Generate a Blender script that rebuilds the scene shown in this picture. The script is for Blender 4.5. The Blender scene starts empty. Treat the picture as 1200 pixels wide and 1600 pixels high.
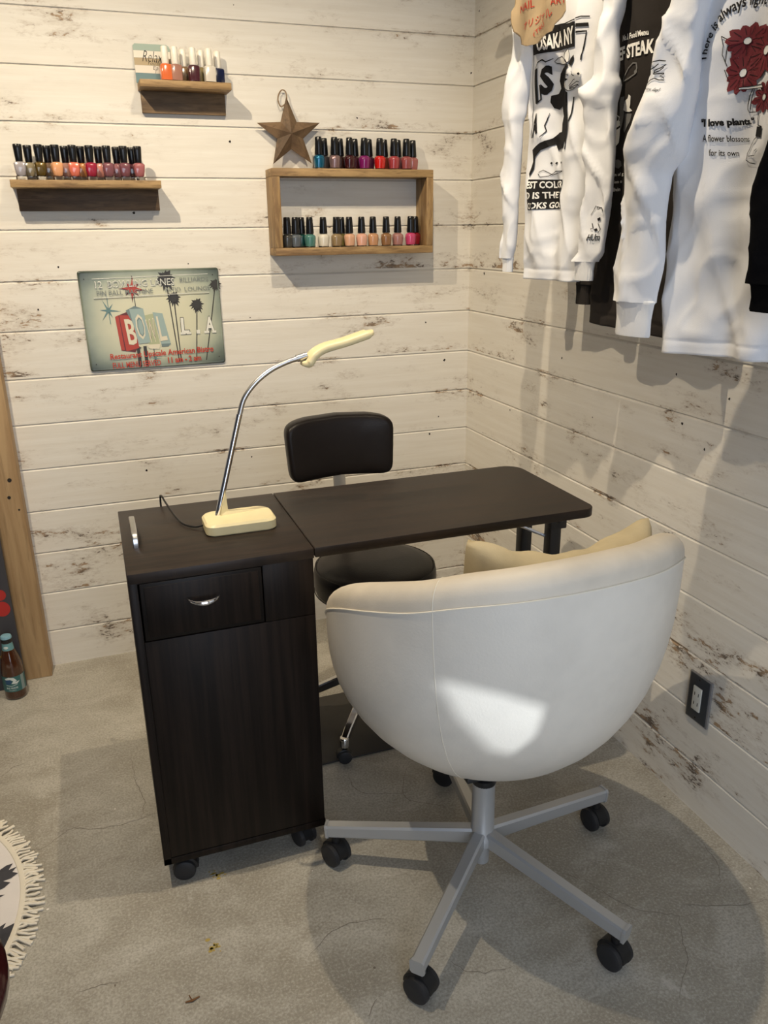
import bpy, bmesh, math, random
from mathutils import Vector, Matrix, noise
from mathutils.geometry import tessellate_polygon
PI = math.pi
random.seed(7)
scene = bpy.context.scene
C = scene.collection
R = math.radians
# ---------------------------------------------------------------- camera
cam_d = bpy.data.cameras.new('camera'); cam = bpy.data.objects.new('camera', cam_d); C.objects.link(cam)
cam.location = (-1.2130, -2.5236, 1.3200)
cam.rotation_euler = (R(70.616), R(0.7127), R(-19.8656))
cam_d.sensor_fit = 'VERTICAL'; cam_d.sensor_height = 24.0; cam_d.lens = 24.0*1250.98/1600
cam_d.clip_start = 0.02
scene.camera = cam
# ---------------------------------------------------------------- world, lights, exposure
w = bpy.data.worlds.new('world'); scene.world = w; w.use_nodes = True
bg = w.node_tree.nodes['Background']; bg.inputs[0].default_value = (0.78, 0.80, 0.88, 1); bg.inputs[1].default_value = 0.07
scene.view_settings.view_transform = 'Standard'; scene.view_settings.look = 'None'
scene.view_settings.gamma = 1; scene.view_settings.use_curve_mapping = False
scene.view_settings.exposure = -0.36
def spot(name, loc, target, power, col, angle=110, blend=.6, radius=.03):
    d = bpy.data.lights.new(name, 'SPOT'); d.energy = power; d.color = col; d.spot_size = R(angle); d.spot_blend = blend; d.shadow_soft_size = radius
    o = bpy.data.objects.new(name, d); C.objects.link(o); o.location = loc
    o.rotation_euler = (Vector(target)-Vector(loc)).to_track_quat('-Z', 'Y').to_euler(); return o
WARM = (1.0, 0.84, 0.61)
spot('ceiling_spot', (-1.57, -1.08, 2.42), (-1.0, -0.1, 0.5), 128, WARM, 108, 1.0, .012)
spot('ceiling_spot', (-0.68, -1.20, 2.45), (-0.42, -0.5, 0.5), 82, WARM, 118, 1.0, .012)
spot('ceiling_spot', (-1.10, -2.05, 2.45), (-1.0, -1.45, 0.0), 6, (1.0, 0.88, 0.70), 100, .9, .03)
def area(name, loc, target, sx, sy, power, col):
    d = bpy.data.lights.new(name, 'AREA'); d.shape = 'RECTANGLE'; d.size = sx; d.size_y = sy; d.energy = power; d.color = col
    o = bpy.data.objects.new(name, d); C.objects.link(o); o.location = loc
    o.rotation_euler = (Vector(target)-Vector(loc)).to_track_quat('-Z', 'Y').to_euler(); return o
area('daylight_fill', (-0.95, -3.45, 1.10), (-0.05, -1.2, 0.70), 1.1, 2.0, 34, (0.74, 0.84, 1.0))  # area light added as daylight fill; the wall behind it has no doorway
SUN_DIR = Vector((-0.10, 1.0, -0.55)).normalized()
sd = bpy.data.lights.new('sun', 'SUN'); sd.energy = 4.2; sd.color = (0.86, 0.93, 1.0); sd.angle = R(.55)
so = bpy.data.objects.new('sun', sd); C.objects.link(so); so.location = (-.5, -6, 5); so.rotation_euler = SUN_DIR.to_track_quat('-Z', 'Y').to_euler()

# ---------------------------------------------------------------- measured layout (metres)
CRACKS = [[(-0.374, -1.373), (-0.348, -1.417), (-0.334, -1.453), (-0.302, -1.497), (-0.239, -1.533), (-0.185, -1.548)], [(-0.239, -1.533), (-0.269, -1.588), (-0.293, -1.626), (-0.361, -1.687)], [(-0.217, -1.51), (-0.159, -1.537), (-0.082, -1.56), (-0.036, -1.565)], [(-0.729, -0.87), (-0.731, -0.933), (-0.67, -0.972), (-0.592, -0.991)], [(-0.583, -0.897), (-0.624, -1.002), (-0.542, -1.075)], [(-1.485, -0.869), (-1.46, -0.872), (-1.424, -0.842), (-1.391, -0.829), (-1.353, -0.849), (-1.274, -0.855), (-1.207, -0.843)], [(-1.576, -0.562), (-1.547, -0.531), (-1.509, -0.517)], [(-0.389, -1.358), (-0.373, -1.383)], [(-1.388, -1.29), (-1.355, -1.291), (-1.309, -1.298)], [(-0.971, -1.372), (-0.906, -1.325), (-0.851, -1.321), (-0.8, -1.331)], [(-0.718, -1.467), (-0.685, -1.509), (-0.612, -1.525)], [(-0.052, -1.392), (-0.066, -1.449), (-0.098, -1.496)], [(-0.872, -1.496), (-0.9, -1.526)], [(-1.251, -0.585), (-1.247, -0.7), (-1.232, -0.784), (-1.245, -0.852)]]
SPECKS = [(-0.903, -1.156), (-0.856, -1.434), (-1.445, -1.065), (-1.321, -1.301), (-0.049, -1.529), (-1.301, -0.793), (-0.263, -1.212), (-0.029, -1.227), (-0.065, -0.998)]
STAINS = [(-1.103, -1.093), (-1.134, -1.279)]
LEAF = (-1.19, -1.383)
RUGPAT = [[(-1.563, -0.927), (-1.546, -0.92), (-1.534, -0.911), (-1.521, -0.909), (-1.528, -0.927), (-1.512, -0.923), (-1.52, -0.936), (-1.508, -0.944), (-1.522, -0.955), (-1.537, -0.958), (-1.522, -0.967), (-1.533, -0.979), (-1.541, -0.982), (-1.558, -0.985)], [(-1.557, -0.994), (-1.53, -1.0), (-1.539, -1.004), (-1.556, -1.006)], [(-1.548, -1.091), (-1.533, -1.087), (-1.522, -1.081), (-1.527, -1.095), (-1.498, -1.085), (-1.509, -1.107), (-1.503, -1.11), (-1.505, -1.125), (-1.512, -1.151), (-1.518, -1.168), (-1.515, -1.152), (-1.523, -1.156), (-1.529, -1.134), (-1.545, -1.125)]]
HOLES_BACK = [(-0.769, 1.566, 0.006), (-0.383, 1.639, 0.004), (-1.056, 1.375, 0.006), (-0.917, 1.234, 0.003), (-1.276, 1.234, 0.004), (-1.345, 1.12, 0.004), (-0.744, 1.071, 0.003), (-0.157, 1.028, 0.004), (-0.088, 0.898, 0.0065), (-0.107, 0.704, 0.004), (-0.141, 0.645, 0.005), (-1.4, 1.098, 0.002), (-1.102, 0.619, 0.005), (-0.77, 0.628, 0.004), (-0.733, 1.909, 0.003), (-0.195, 1.555, 0.003), (-0.009, 1.775, 0.005)]
HOLES_RIGHT = [(-0.111, 1.186, 0.006), (-0.111, 0.818, 0.003), (-0.317, 0.78, 0.004), (-0.598, 0.982, 0.004), (-0.763, 0.85, 0.003), (-1.105, 0.906, 0.005), (-1.069, 1.01, 0.004), (-1.183, 0.866, 0.004), (-1.236, 0.986, 0.004), (-0.029, 1.936, 0.005)]
L_F = [-1.333, -1.284, -1.243, -1.2, -1.158, -1.114, -1.071, -1.034]
L_B = [-1.311, -1.264, -1.22, -1.18, -1.135, -1.088, -1.048]
S_F = [-0.937, -0.911, -0.864, -0.821]
S_B = [-0.886, -0.838, -0.793]
T_F = [-0.523, -0.475, -0.429, -0.383, -0.334, -0.289, -0.249]
T_B = [-0.497, -0.448, -0.402, -0.357, -0.308, -0.264, -0.215]
B_F = [-0.634, -0.603, -0.559, -0.517, -0.476, -0.435, -0.396, -0.359, -0.316, -0.278, -0.235]
B_B = [-0.577, -0.451, -0.208]
SH = {'s1': (-0.2, -0.76), 's2': (-0.13, -1.02), 's3': (-0.2, -1.3), 's4': (-0.17, -1.48)}
PX = {'s1_band': [(-0.0026, 1.7289), (0.1333, 1.7165), (0.132, 1.6725), (0.0167, 1.6766), (0.0023, 1.6768)], 's1_line1': [(0.0577, 1.7233), (0.0961, 1.7206), (0.1328, 1.7208)], 's1_line2': [(0.0041, 1.6854), (0.014, 1.6893)], 's1_b2': [(0.1351, 1.7133), (0.1666, 1.7093), (0.1673, 1.7026), (0.1341, 1.7072)], 's1_l3': [(0.1342, 1.7225), (0.1476, 1.7233), (0.17, 1.7194)], 's1_frame': [(0.135, 1.6981), (0.1622, 1.6951), (0.157, 1.6722), (0.1497, 1.6454)], 's1_fr2': [(0.1371, 1.579), (0.1338, 1.547), (0.1224, 1.4986), (0.1208, 1.4799)], 's1_edge': [(0.0032, 1.688), (0.0047, 1.64), (0.0087, 1.576), (0.0118, 1.5107)], 's1_osaka': [(0.0173, 1.6816), (0.1308, 1.6786), (0.1284, 1.7108), (0.0159, 1.7083)], 's1_I': [(0.0205, 1.581), (0.0289, 1.5842), (0.0238, 1.6497), (0.0155, 1.6468)], 's1_L': [(0.0224, 1.5797), (0.0373, 1.5863), (0.0333, 1.6151), (0.0173, 1.6465)], 's1_S': [(0.0369, 1.5916), (0.0667, 1.5961), (0.062, 1.6521), (0.0324, 1.6484)], 's1_A': [(0.0154, 1.5103), (0.0356, 1.5193), (0.0313, 1.5627), (0.0171, 1.5579)], 's1_sw1': [(0.0146, 1.6459), (0.023, 1.6601), (0.0363, 1.6632), (0.0467, 1.6575), (0.0628, 1.6621)], 's1_sw2': [(0.0609, 1.5572), (0.0558, 1.5451), (0.05, 1.533), (0.0543, 1.5219), (0.0415, 1.5102)], 's1_hair': [(0.1076, 1.6451), (0.0906, 1.6396), (0.0817, 1.6309), (0.0797, 1.617), (0.0875, 1.6016), (0.0818, 1.5921), (0.0622, 1.5905), (0.0605, 1.5782), (0.0709, 1.5655), (0.0878, 1.5604), (0.102, 1.565), (0.1069, 1.5459), (0.1, 1.5321), (0.0988, 1.5154), (0.0965, 1.4967), (0.1195, 1.4947), (0.1235, 1.5214), (0.1241, 1.5501), (0.1238, 1.5705), (0.1205, 1.5892), (0.1105, 1.5945), (0.1017, 1.6038), (0.0972, 1.6185), (0.0994, 1.6303), (0.1127, 1.6403)], 's1_bow1': [(0.1076, 1.6451), (0.0932, 1.6463), (0.0735, 1.6513), (0.0666, 1.6554), (0.0759, 1.661), (0.0886, 1.662), (0.1022, 1.6518), (0.1076, 1.6451)], 's1_bow2': [(0.1074, 1.6471), (0.0985, 1.6584), (0.1024, 1.6677), (0.1113, 1.6731), (0.1154, 1.6616), (0.1135, 1.6481), (0.1074, 1.6471)], 's1_bow3': [(0.1123, 1.6443), (0.1193, 1.6531), (0.1296, 1.6583), (0.1313, 1.6473), (0.1238, 1.6376)], 's1_face': [(0.1014, 1.6079), (0.1102, 1.5986), (0.1218, 1.592), (0.1357, 1.5932), (0.1459, 1.5998), (0.1496, 1.6092), (0.153, 1.6205), (0.1477, 1.6291), (0.1382, 1.6325)], 's1_eye1': [(0.1038, 1.6166), (0.11, 1.6177), (0.1166, 1.6148), (0.1106, 1.6116)], 's1_eye2': [(0.1422, 1.622), (0.1467, 1.6234), (0.1501, 1.6199), (0.1457, 1.6176)], 's1_brow': [(0.1022, 1.6235), (0.1094, 1.6248), (0.1168, 1.6222)], 's1_h0': [(0.1225, 1.601), (0.134, 1.6113), (0.1377, 1.6118)], 's1_h1': [(0.1243, 1.5987), (0.1437, 1.607), (0.1484, 1.6054)], 's1_h2': [(0.1245, 1.5971), (0.1458, 1.6008), (0.1485, 1.5984)], 's1_h3': [(0.1246, 1.5957), (0.1386, 1.5958)], 's1_h4': [(0.1247, 1.6286), (0.1268, 1.6223), (0.1349, 1.6182)], 's1_splash': [(0.0121, 1.4869), (0.0382, 1.4992), (0.0678, 1.5061), (0.089, 1.5158), (0.1069, 1.5164), (0.1157, 1.4971), (0.1134, 1.4834), (0.0846, 1.4811), (0.0762, 1.4936), (0.0394, 1.4847), (0.0211, 1.4716), (0.019, 1.4473), (0.006, 1.4308), (0.0038, 1.4383), (0.0139, 1.4623)], 's1_dots': [(0.0659, 1.4563), (0.0846, 1.4551), (0.1029, 1.4548)], 's1_sw3': [(0.0352, 1.4389), (0.0464, 1.4431), (0.0701, 1.432), (0.0958, 1.4353), (0.1066, 1.438)], 's1_sw4': [(0.1066, 1.438), (0.0808, 1.4386), (0.0604, 1.4301), (0.0398, 1.4289), (0.0338, 1.4366)], 's1_box': [(0.0047, 1.4258), (0.1081, 1.4203), (0.1081, 1.361), (0.003, 1.3603)], 's1_t1': [(0.0046, 1.4058), (0.1096, 1.4035), (0.1083, 1.4179), (0.005, 1.4218)], 's1_t2': [(0.0046, 1.3831), (0.1091, 1.3833), (0.108, 1.3964), (0.0051, 1.3983)], 's1_t3': [(0.0045, 1.3613), (0.108, 1.3625), (0.1083, 1.3756), (0.0051, 1.376)], 's1_hem': [(-0.0215, 1.2064), (0.1074, 1.2115), (0.1567, 1.2034), (-0.0881, 1.2216), (-0.0527, 1.2228), (0.1577, 1.2485), (0.2263, 1.2502), (0.1703, 1.214), (0.2262, 1.2172)], 's1_bear': [(0.2506, 1.3601), (0.2638, 1.3575), (0.2709, 1.3506)], 's1_bears': [(0.2404, 1.3444), (0.2491, 1.3624), (0.2543, 1.3555), (0.2637, 1.3584), (0.2675, 1.3529)], 's1_beareye': [(0.2562, 1.3373), (0.2637, 1.3403), (0.2662, 1.3349), (0.2586, 1.3327)], 's1_bearn': [(0.2538, 1.3168), (0.2581, 1.319), (0.2618, 1.3144), (0.2556, 1.3122)], 's1_bearl': [(0.2473, 1.3283), (0.2516, 1.3191), (0.2452, 1.3169)], 's1_bearl2': [(0.2604, 1.3281), (0.2681, 1.3167), (0.2625, 1.3085)], 's1_beart': [(0.2429, 1.2937), (0.2692, 1.2938), (0.2677, 1.3085), (0.2416, 1.3067)], 's1_sl': [(-0.0631, 1.7192), (-0.0755, 1.6603), (-0.0854, 1.5795), (-0.0718, 1.5336), (-0.0901, 1.4127)], 's1_slr': [(-0.0634, 1.7239), (-0.0007, 1.7129), (-0.0829, 1.5792), (-0.0373, 1.5691), (-0.0918, 1.5154)], 's2_t1': [(-0.0244, 1.6638), (0.0372, 1.6648), (0.0346, 1.6749), (-0.025, 1.6743)], 's2_t2': [(-0.0432, 1.6303), (0.0509, 1.6324), (0.0491, 1.6579), (-0.0443, 1.654)], 's2_steak': [(-0.0148, 1.5923), (-0.0128, 1.6012), (-0.0024, 1.6139), (0.0084, 1.6213), (0.0157, 1.6202), (0.0183, 1.6108), (0.0151, 1.6012), (0.0026, 1.596), (-0.0061, 1.5941), (-0.0148, 1.5923)], 's2_pl1': [(-0.0389, 1.5632), (-0.0266, 1.5627), (-0.0267, 1.5365), (-0.0368, 1.5355)], 's2_pl2': [(-0.0192, 1.5649), (-0.0072, 1.5651), (-0.0051, 1.534), (-0.0156, 1.5056), (-0.0194, 1.5123), (-0.0205, 1.5358)], 's2_pl3': [(-0.0021, 1.5337), (0.013, 1.532), (0.0102, 1.5177), (-0.0027, 1.499), (-0.0057, 1.5046)], 's2_barrel': [(-0.0437, 1.5212), (-0.0191, 1.5229), (-0.0179, 1.5122), (-0.0166, 1.4821), (-0.0231, 1.4762), (-0.0235, 1.4654), (-0.0404, 1.4623), (-0.0459, 1.5129)], 's2_barh1': [(-0.0441, 1.5105), (-0.0312, 1.5071), (-0.0179, 1.5122)], 's2_barh2': [(-0.0423, 1.48), (-0.0326, 1.477), (-0.0236, 1.4806)], 's2_rim': [(-0.0428, 1.5276), (-0.0386, 1.5325), (-0.0279, 1.5334), (-0.0207, 1.5295), (-0.0222, 1.5233), (-0.0311, 1.5204), (-0.0407, 1.5231), (-0.0428, 1.5276)], 's2_hand': [(-0.0074, 1.5406), (-0.0068, 1.5489), (-0.0048, 1.5569), (0.0023, 1.5602), (0.0045, 1.5671), (0.0093, 1.5634), (0.0089, 1.549), (0.0073, 1.543), (0.0139, 1.5371), (0.0081, 1.5357), (-0.0009, 1.5367)], 's2_heart': [(-0.0267, 1.4438), (-0.0218, 1.45), (-0.0125, 1.4504), (-0.0043, 1.4466), (-0.0018, 1.4377), (-0.0105, 1.4329), (-0.0219, 1.4369)], 's2_t3': [(-0.0419, 1.4159), (0.0035, 1.4178), (0.0033, 1.4255), (-0.0428, 1.4249)], 's2_t4': [(-0.0404, 1.4024), (0.0021, 1.4036), (0.0012, 1.4114), (-0.0412, 1.4103)], 's2_t5': [(-0.0396, 1.3888), (-0.001, 1.3899), (-0.0012, 1.3972), (-0.0398, 1.3967)], 's2_hem': [(-0.0808, 1.1255), (-0.0162, 1.1257), (-0.1259, 1.1919), (-0.1115, 1.1568), (0.0959, 1.1088), (0.1321, 1.1099)], 's2_w1': [(0.0022, 1.4826), (0.0061, 1.4887), (0.0194, 1.4896), (0.0144, 1.4816), (0.0108, 1.4606), (0.0045, 1.4632)], 's3_love': [(0.0281, 1.4702), (0.1213, 1.4666), (0.1184, 1.4788), (0.0258, 1.4863)], 's3_af': [(0.0352, 1.4509), (0.1119, 1.4451), (0.1102, 1.4533), (0.0336, 1.462)], 's3_own': [(0.0486, 1.4287), (0.0958, 1.4256), (0.0946, 1.4335), (0.0471, 1.4389)], 's3_arc': [(0.0235, 1.5702), (0.0285, 1.5941), (0.0402, 1.6124), (0.0622, 1.6267), (0.0842, 1.6359), (0.1059, 1.6418)], 's3_fl1': [(0.093, 1.5439), (0.1194, 1.5454), (0.0883, 1.5747), (0.0637, 1.5506)], 's3_fl2': [(0.0936, 1.5876), (0.1141, 1.6019), (0.0815, 1.6034), (0.0689, 1.5826)], 's3_fl3': [(0.1267, 1.5699)], 's3_fl4': [(0.1353, 1.5049)], 's3_tray': [(0.0899, 1.5232), (0.1285, 1.5235), (0.1293, 1.5188), (0.0914, 1.5202)], 's3_ln0': [(0.0522, 1.6001), (0.0584, 1.5859), (0.0562, 1.5738), (0.0648, 1.5567)], 's3_ln1': [(0.0522, 1.6001), (0.0675, 1.5921), (0.0722, 1.5874), (0.0651, 1.5817), (0.0618, 1.5635)], 's3_ln2': [(0.0603, 1.5527), (0.0662, 1.5407), (0.0774, 1.5265), (0.0851, 1.5286)], 's3_ln3': [(0.1101, 1.519), (0.1074, 1.5115), (0.1067, 1.5038), (0.1057, 1.4913), (0.1093, 1.4869), (0.1211, 1.4864), (0.1215, 1.4957), (0.1307, 1.4977)], 's3_ln4': [(0.1131, 1.5186), (0.1109, 1.508), (0.1104, 1.4986), (0.1107, 1.4907)], 's3_ln5': [(0.1306, 1.4506), (0.1185, 1.4405), (0.1105, 1.4281), (0.1111, 1.4183), (0.1188, 1.4137), (0.1349, 1.4109)], 's3_ln6': [(0.1253, 1.4221), (0.131, 1.4298), (0.1354, 1.4326)], 's3_ln7': [(0.1262, 1.4842), (0.1255, 1.4764), (0.128, 1.4667), (0.1361, 1.4643)], 's3_ln8': [(0.1132, 1.4239), (0.133, 1.4232)], 's3_ln9': [(0.1139, 1.6035), (0.1197, 1.6016)], 's3_ln10': [(0.0966, 1.581), (0.0995, 1.5744), (0.1059, 1.5703)], 's3_ln11': [(0.1101, 1.5314), (0.123, 1.5342), (0.1295, 1.5409)], 's3_black': [(0.1263, 1.4653), (0.138, 1.4641), (0.1396, 1.4482), (0.1276, 1.4509)], 's3_hem': [(-0.0205, 1.1106), (0.1716, 1.1198), (0.197, 1.1209), (-0.1559, 1.1598), (-0.0494, 1.1678), (-0.1425, 1.1202), (-0.0556, 1.1277)], 's3_bird0': [(-0.0659, 1.5731), (-0.059, 1.5764), (-0.0494, 1.5775), (-0.0396, 1.5751)], 's3_bird1': [(-0.0512, 1.5726), (-0.058, 1.5685), (-0.065, 1.566), (-0.0667, 1.5593), (-0.071, 1.5547)], 's3_bird2': [(-0.0389, 1.5699), (-0.048, 1.5661), (-0.0574, 1.5641), (-0.0604, 1.5584)], 's3_bird3': [(-0.0432, 1.5663), (-0.0499, 1.5621), (-0.0594, 1.56)], 's3_bird4': [(-0.0604, 1.5584), (-0.0518, 1.5581), (-0.0421, 1.5575)], 's3_bird5': [(-0.042, 1.5566), (-0.0489, 1.5542), (-0.0424, 1.5507), (-0.0407, 1.5467), (-0.0506, 1.5484), (-0.0584, 1.5521)], 's3_bird6': [(-0.0584, 1.5521), (-0.0656, 1.5504), (-0.0736, 1.5454)], 's3_bird7': [(-0.0729, 1.5698), (-0.0744, 1.5622), (-0.0759, 1.5536), (-0.0736, 1.5454)], 's3_nice': [(-0.0736, 1.5348), (-0.0419, 1.5272), (-0.0429, 1.5352), (-0.073, 1.54)], 's3_sleeve': [(-0.0956, 1.6784), (-0.0032, 1.6594), (-0.1114, 1.5161), (-0.0085, 1.5137), (-0.1404, 1.2224), (-0.0174, 1.2712), (-0.118, 1.1645), (-0.0265, 1.1713)], 's4_sl': [(-0.0338, 1.4647), (-0.0407, 1.3696), (-0.0443, 1.2439), (-0.0339, 1.2142), (-0.0212, 1.1927)], 's2_sl': [(-0.1283, 1.2441), (-0.0996, 1.151)], 's1_srt': [(0.1928, 1.7406), (0.2602, 1.7267), (0.1955, 1.5365), (0.2595, 1.5064), (0.1881, 1.2625), (0.2623, 1.2638), (0.1725, 1.5886), (0.1271, 1.5803), (0.1431, 1.5058)]}
TAG = [(-0.762, 1.788), (-0.764, 1.768), (-0.754, 1.76), (-0.758, 1.741), (-0.765, 1.72), (-0.783, 1.707), (-0.791, 1.691), (-0.817, 1.685), (-0.835, 1.68), (-0.853, 1.679), (-0.87, 1.68), (-0.882, 1.687), (-0.903, 1.69), (-0.928, 1.69), (-0.934, 1.7), (-0.953, 1.709), (-0.962, 1.718), (-0.962, 1.735), (-0.961, 1.746), (-0.911, 1.767), (-0.825, 1.783)]
TAGT = [[(-0.792, 1.749), (-0.85, 1.749), (-0.849, 1.763), (-0.791, 1.762)], [(-0.807, 1.714), (-0.933, 1.715), (-0.925, 1.731), (-0.804, 1.729)], [(-0.858, 1.692), (-0.906, 1.704), (-0.892, 1.714), (-0.855, 1.702)], [(-0.927, 1.734), (-0.966, 1.731), (-0.965, 1.744), (-0.925, 1.747)]]
SIGNC = [(-1.23, 1.221), (-0.832, 1.222), (-0.83, 0.941), (-1.225, 0.936)]
# ---------------------------------------------------------------- node helpers
def newmat(name, col=(.8,.8,.8), rough=.5, metal=0, **kw):
    m = bpy.data.materials.new(name); m.use_nodes = True
    b = m.node_tree.nodes['Principled BSDF']
    b.inputs['Base Color'].default_value = (*col, 1); b.inputs['Roughness'].default_value = rough; b.inputs['Metallic'].default_value = metal
    for k, v in kw.items(): b.inputs[k.replace('_', ' ')].default_value = v
    m.diffuse_color = (*col, 1)
    return m
class N:
    def __init__(s, m): s.t = m.node_tree; s.b = s.t.nodes['Principled BSDF']
    def n(s, ty, **kw):
        x = s.t.nodes.new(ty)
        for k, v in kw.items(): setattr(x, k, v)
        return x
    def put(s, inp, v):
        if isinstance(v, bpy.types.NodeSocket): s.t.links.new(v, inp)
        else:
            try: inp.default_value = v
            except Exception: inp.default_value = (*v, 1)
    def math(s, op, a, b=0.0, c=None, clamp=False):
        x = s.n('ShaderNodeMath', operation=op); x.use_clamp = clamp
        s.put(x.inputs[0], a); s.put(x.inputs[1], b)
        if c is not None: s.put(x.inputs[2], c)
        return x.outputs[0]
    def pos(s, obj=False):
        if obj: return s.n('ShaderNodeTexCoord').outputs['Object']
        return s.n('ShaderNodeNewGeometry').outputs['Position']
    def sep(s, v):
        x = s.n('ShaderNodeSeparateXYZ'); s.put(x.inputs[0], v); return x.outputs
    def comb(s, a, b, c):
        x = s.n('ShaderNodeCombineXYZ'); s.put(x.inputs[0], a); s.put(x.inputs[1], b); s.put(x.inputs[2], c); return x.outputs[0]
    def scale(s, v, sc):
        x = s.n('ShaderNodeMapping'); s.put(x.inputs['Vector'], v); x.inputs['Scale'].default_value = sc; return x.outputs[0]
    def noise(s, v, scale=1, detail=4, rough=.55, dist=0):
        x = s.n('ShaderNodeTexNoise'); s.put(x.inputs['Vector'], v); x.inputs['Scale'].default_value = scale
        x.inputs['Detail'].default_value = detail; x.inputs['Roughness'].default_value = rough; x.inputs['Distortion'].default_value = dist
        return x.outputs['Fac']
    def ramp(s, v, a, b):
        x = s.n('ShaderNodeMapRange', interpolation_type='SMOOTHSTEP'); s.put(x.inputs[0], v); x.inputs[1].default_value = a; x.inputs[2].default_value = b
        return x.outputs[0]
    def mix(s, f, a, b):
        x = s.n('ShaderNodeMix', data_type='RGBA'); s.put(x.inputs[0], f); s.put(x.inputs[6], a); s.put(x.inputs[7], b); return x.outputs[2]
    def bump(s, h, st=.3, dist=.002):
        x = s.n('ShaderNodeBump'); s.put(x.inputs['Height'], h); x.inputs['Strength'].default_value = st; x.inputs['Distance'].default_value = dist
        s.t.links.new(x.outputs[0], s.b.inputs['Normal'])
    def col(s, v): s.put(s.b.inputs['Base Color'], v)
    def rough(s, v): s.put(s.b.inputs['Roughness'], v)
def c4(a): return (a[0], a[1], a[2], 1)

def wall_mat(name, axis, th=0.0):
    m = newmat(name, (.78,.73,.66), .62); k = N(m)
    x, y, z = k.sep(k.pos()); u = x if axis == 'x' else y
    fz = k.math('DIVIDE', k.math('SUBTRACT', z, .1235), .1352)
    idx = k.math('FLOOR', fz); fr = k.math('SUBTRACT', fz, idx)
    off = k.math('MULTIPLY', idx, 7.31)
    uu = k.math('ADD', u, off)
    v = k.comb(uu, off, z)
    grain = k.noise(k.scale(v, (3.5, 1, 70)), 1, 5, .6)
    fine = k.noise(k.scale(v, (22, 1, 260)), 1, 3, .6)
    blot = k.noise(k.scale(v, (2.4, 1, 7)), 1, 3, .5)
    blot2 = k.noise(k.scale(v, (6.5, 1.7, 19)), 1, 4, .62)
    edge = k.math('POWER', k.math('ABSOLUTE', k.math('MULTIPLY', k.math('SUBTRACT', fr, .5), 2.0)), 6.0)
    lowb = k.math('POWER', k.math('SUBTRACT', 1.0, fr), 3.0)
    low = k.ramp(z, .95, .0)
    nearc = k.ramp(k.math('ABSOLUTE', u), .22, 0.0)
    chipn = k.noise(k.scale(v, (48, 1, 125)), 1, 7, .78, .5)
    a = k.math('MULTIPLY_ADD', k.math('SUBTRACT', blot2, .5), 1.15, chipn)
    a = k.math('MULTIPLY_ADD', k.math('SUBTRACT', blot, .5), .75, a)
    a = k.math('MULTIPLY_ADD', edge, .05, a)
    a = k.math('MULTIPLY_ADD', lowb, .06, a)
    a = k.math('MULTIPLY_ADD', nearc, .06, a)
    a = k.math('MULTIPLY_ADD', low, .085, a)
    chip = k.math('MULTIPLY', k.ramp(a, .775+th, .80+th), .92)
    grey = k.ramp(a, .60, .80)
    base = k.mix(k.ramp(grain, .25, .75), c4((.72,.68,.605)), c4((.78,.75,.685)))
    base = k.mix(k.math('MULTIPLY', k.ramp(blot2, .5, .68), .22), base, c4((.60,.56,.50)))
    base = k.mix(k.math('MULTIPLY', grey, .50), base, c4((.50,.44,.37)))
    chipc = k.mix(k.ramp(k.noise(k.scale(v, (16, 3, 40)), 1, 3), .40, .58), c4((.10,.07,.05)), c4((.34,.22,.12)))
    k.col(k.mix(chip, base, chipc))
    h = k.math('MULTIPLY_ADD', chip, -1.2, k.math('MULTIPLY_ADD', fine, .5, grain))
    k.bump(h, .35, .0012)
    return m
M = {}
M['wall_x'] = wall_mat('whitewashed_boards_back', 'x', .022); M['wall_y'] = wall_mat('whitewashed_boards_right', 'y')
M['hole'] = newmat('dark_hole', (.02,.015,.012), .9)
def concrete():
    m = newmat('concrete', (.4,.38,.33), .42); k = N(m); p = k.pos()
    big = k.noise(k.scale(p, (1.6,1.6,1)), 1, 5, .6); mid = k.noise(k.scale(p, (6,9,1)), 1, 6, .65, .6); fine = k.noise(k.scale(p, (190,190,1)), 1, 4, .7)
    sp = k.noise(k.scale(p, (420,420,1)), 1, 2, .6)
    col = k.mix(k.ramp(big, .35, .65), c4((.30,.275,.225)), c4((.44,.42,.365)))
    col = k.mix(k.math('MULTIPLY', k.ramp(mid, .42, .7), .55), col, c4((.56,.54,.485)))
    col = k.mix(k.math('MULTIPLY', k.ramp(mid, .46, .3), .55), col, c4((.30,.275,.23)))
    col = k.mix(k.math('MULTIPLY', k.ramp(fine, .47, .62), .42), col, c4((.20,.18,.15)))
    col = k.mix(k.math('MULTIPLY', k.ramp(fine, .48, .36), .36), col, c4((.62,.60,.55)))
    med = k.noise(k.scale(p, (38,44,1)), 1, 5, .7, .8)
    col = k.mix(k.math('MULTIPLY', k.ramp(med, .55, .72), .4), col, c4((.23,.21,.175)))
    sc_ = k.noise(k.scale(p, (9,14,1)), 1, 7, .75, 1.2)
    col = k.mix(k.math('MULTIPLY', k.ramp(sc_, .62, .72), .5), col, c4((.60,.58,.54)))
    k.col(col); k.rough(k.math('MULTIPLY_ADD', mid, .35, .28)); k.bump(k.math('ADD', fine, k.math('MULTIPLY', sp, .5)), .12, .001)
    return m
M['floor'] = concrete()
M['crack'] = newmat('crack_line', (.18,.155,.125), .8); M['speck'] = newmat('white_fleck', (.8,.78,.72), .6); M['stain'] = newmat('ochre_stain', (.42,.31,.08), .6)
M['ceil'] = newmat('ceiling_paint', (.62,.58,.52), .8)
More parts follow.
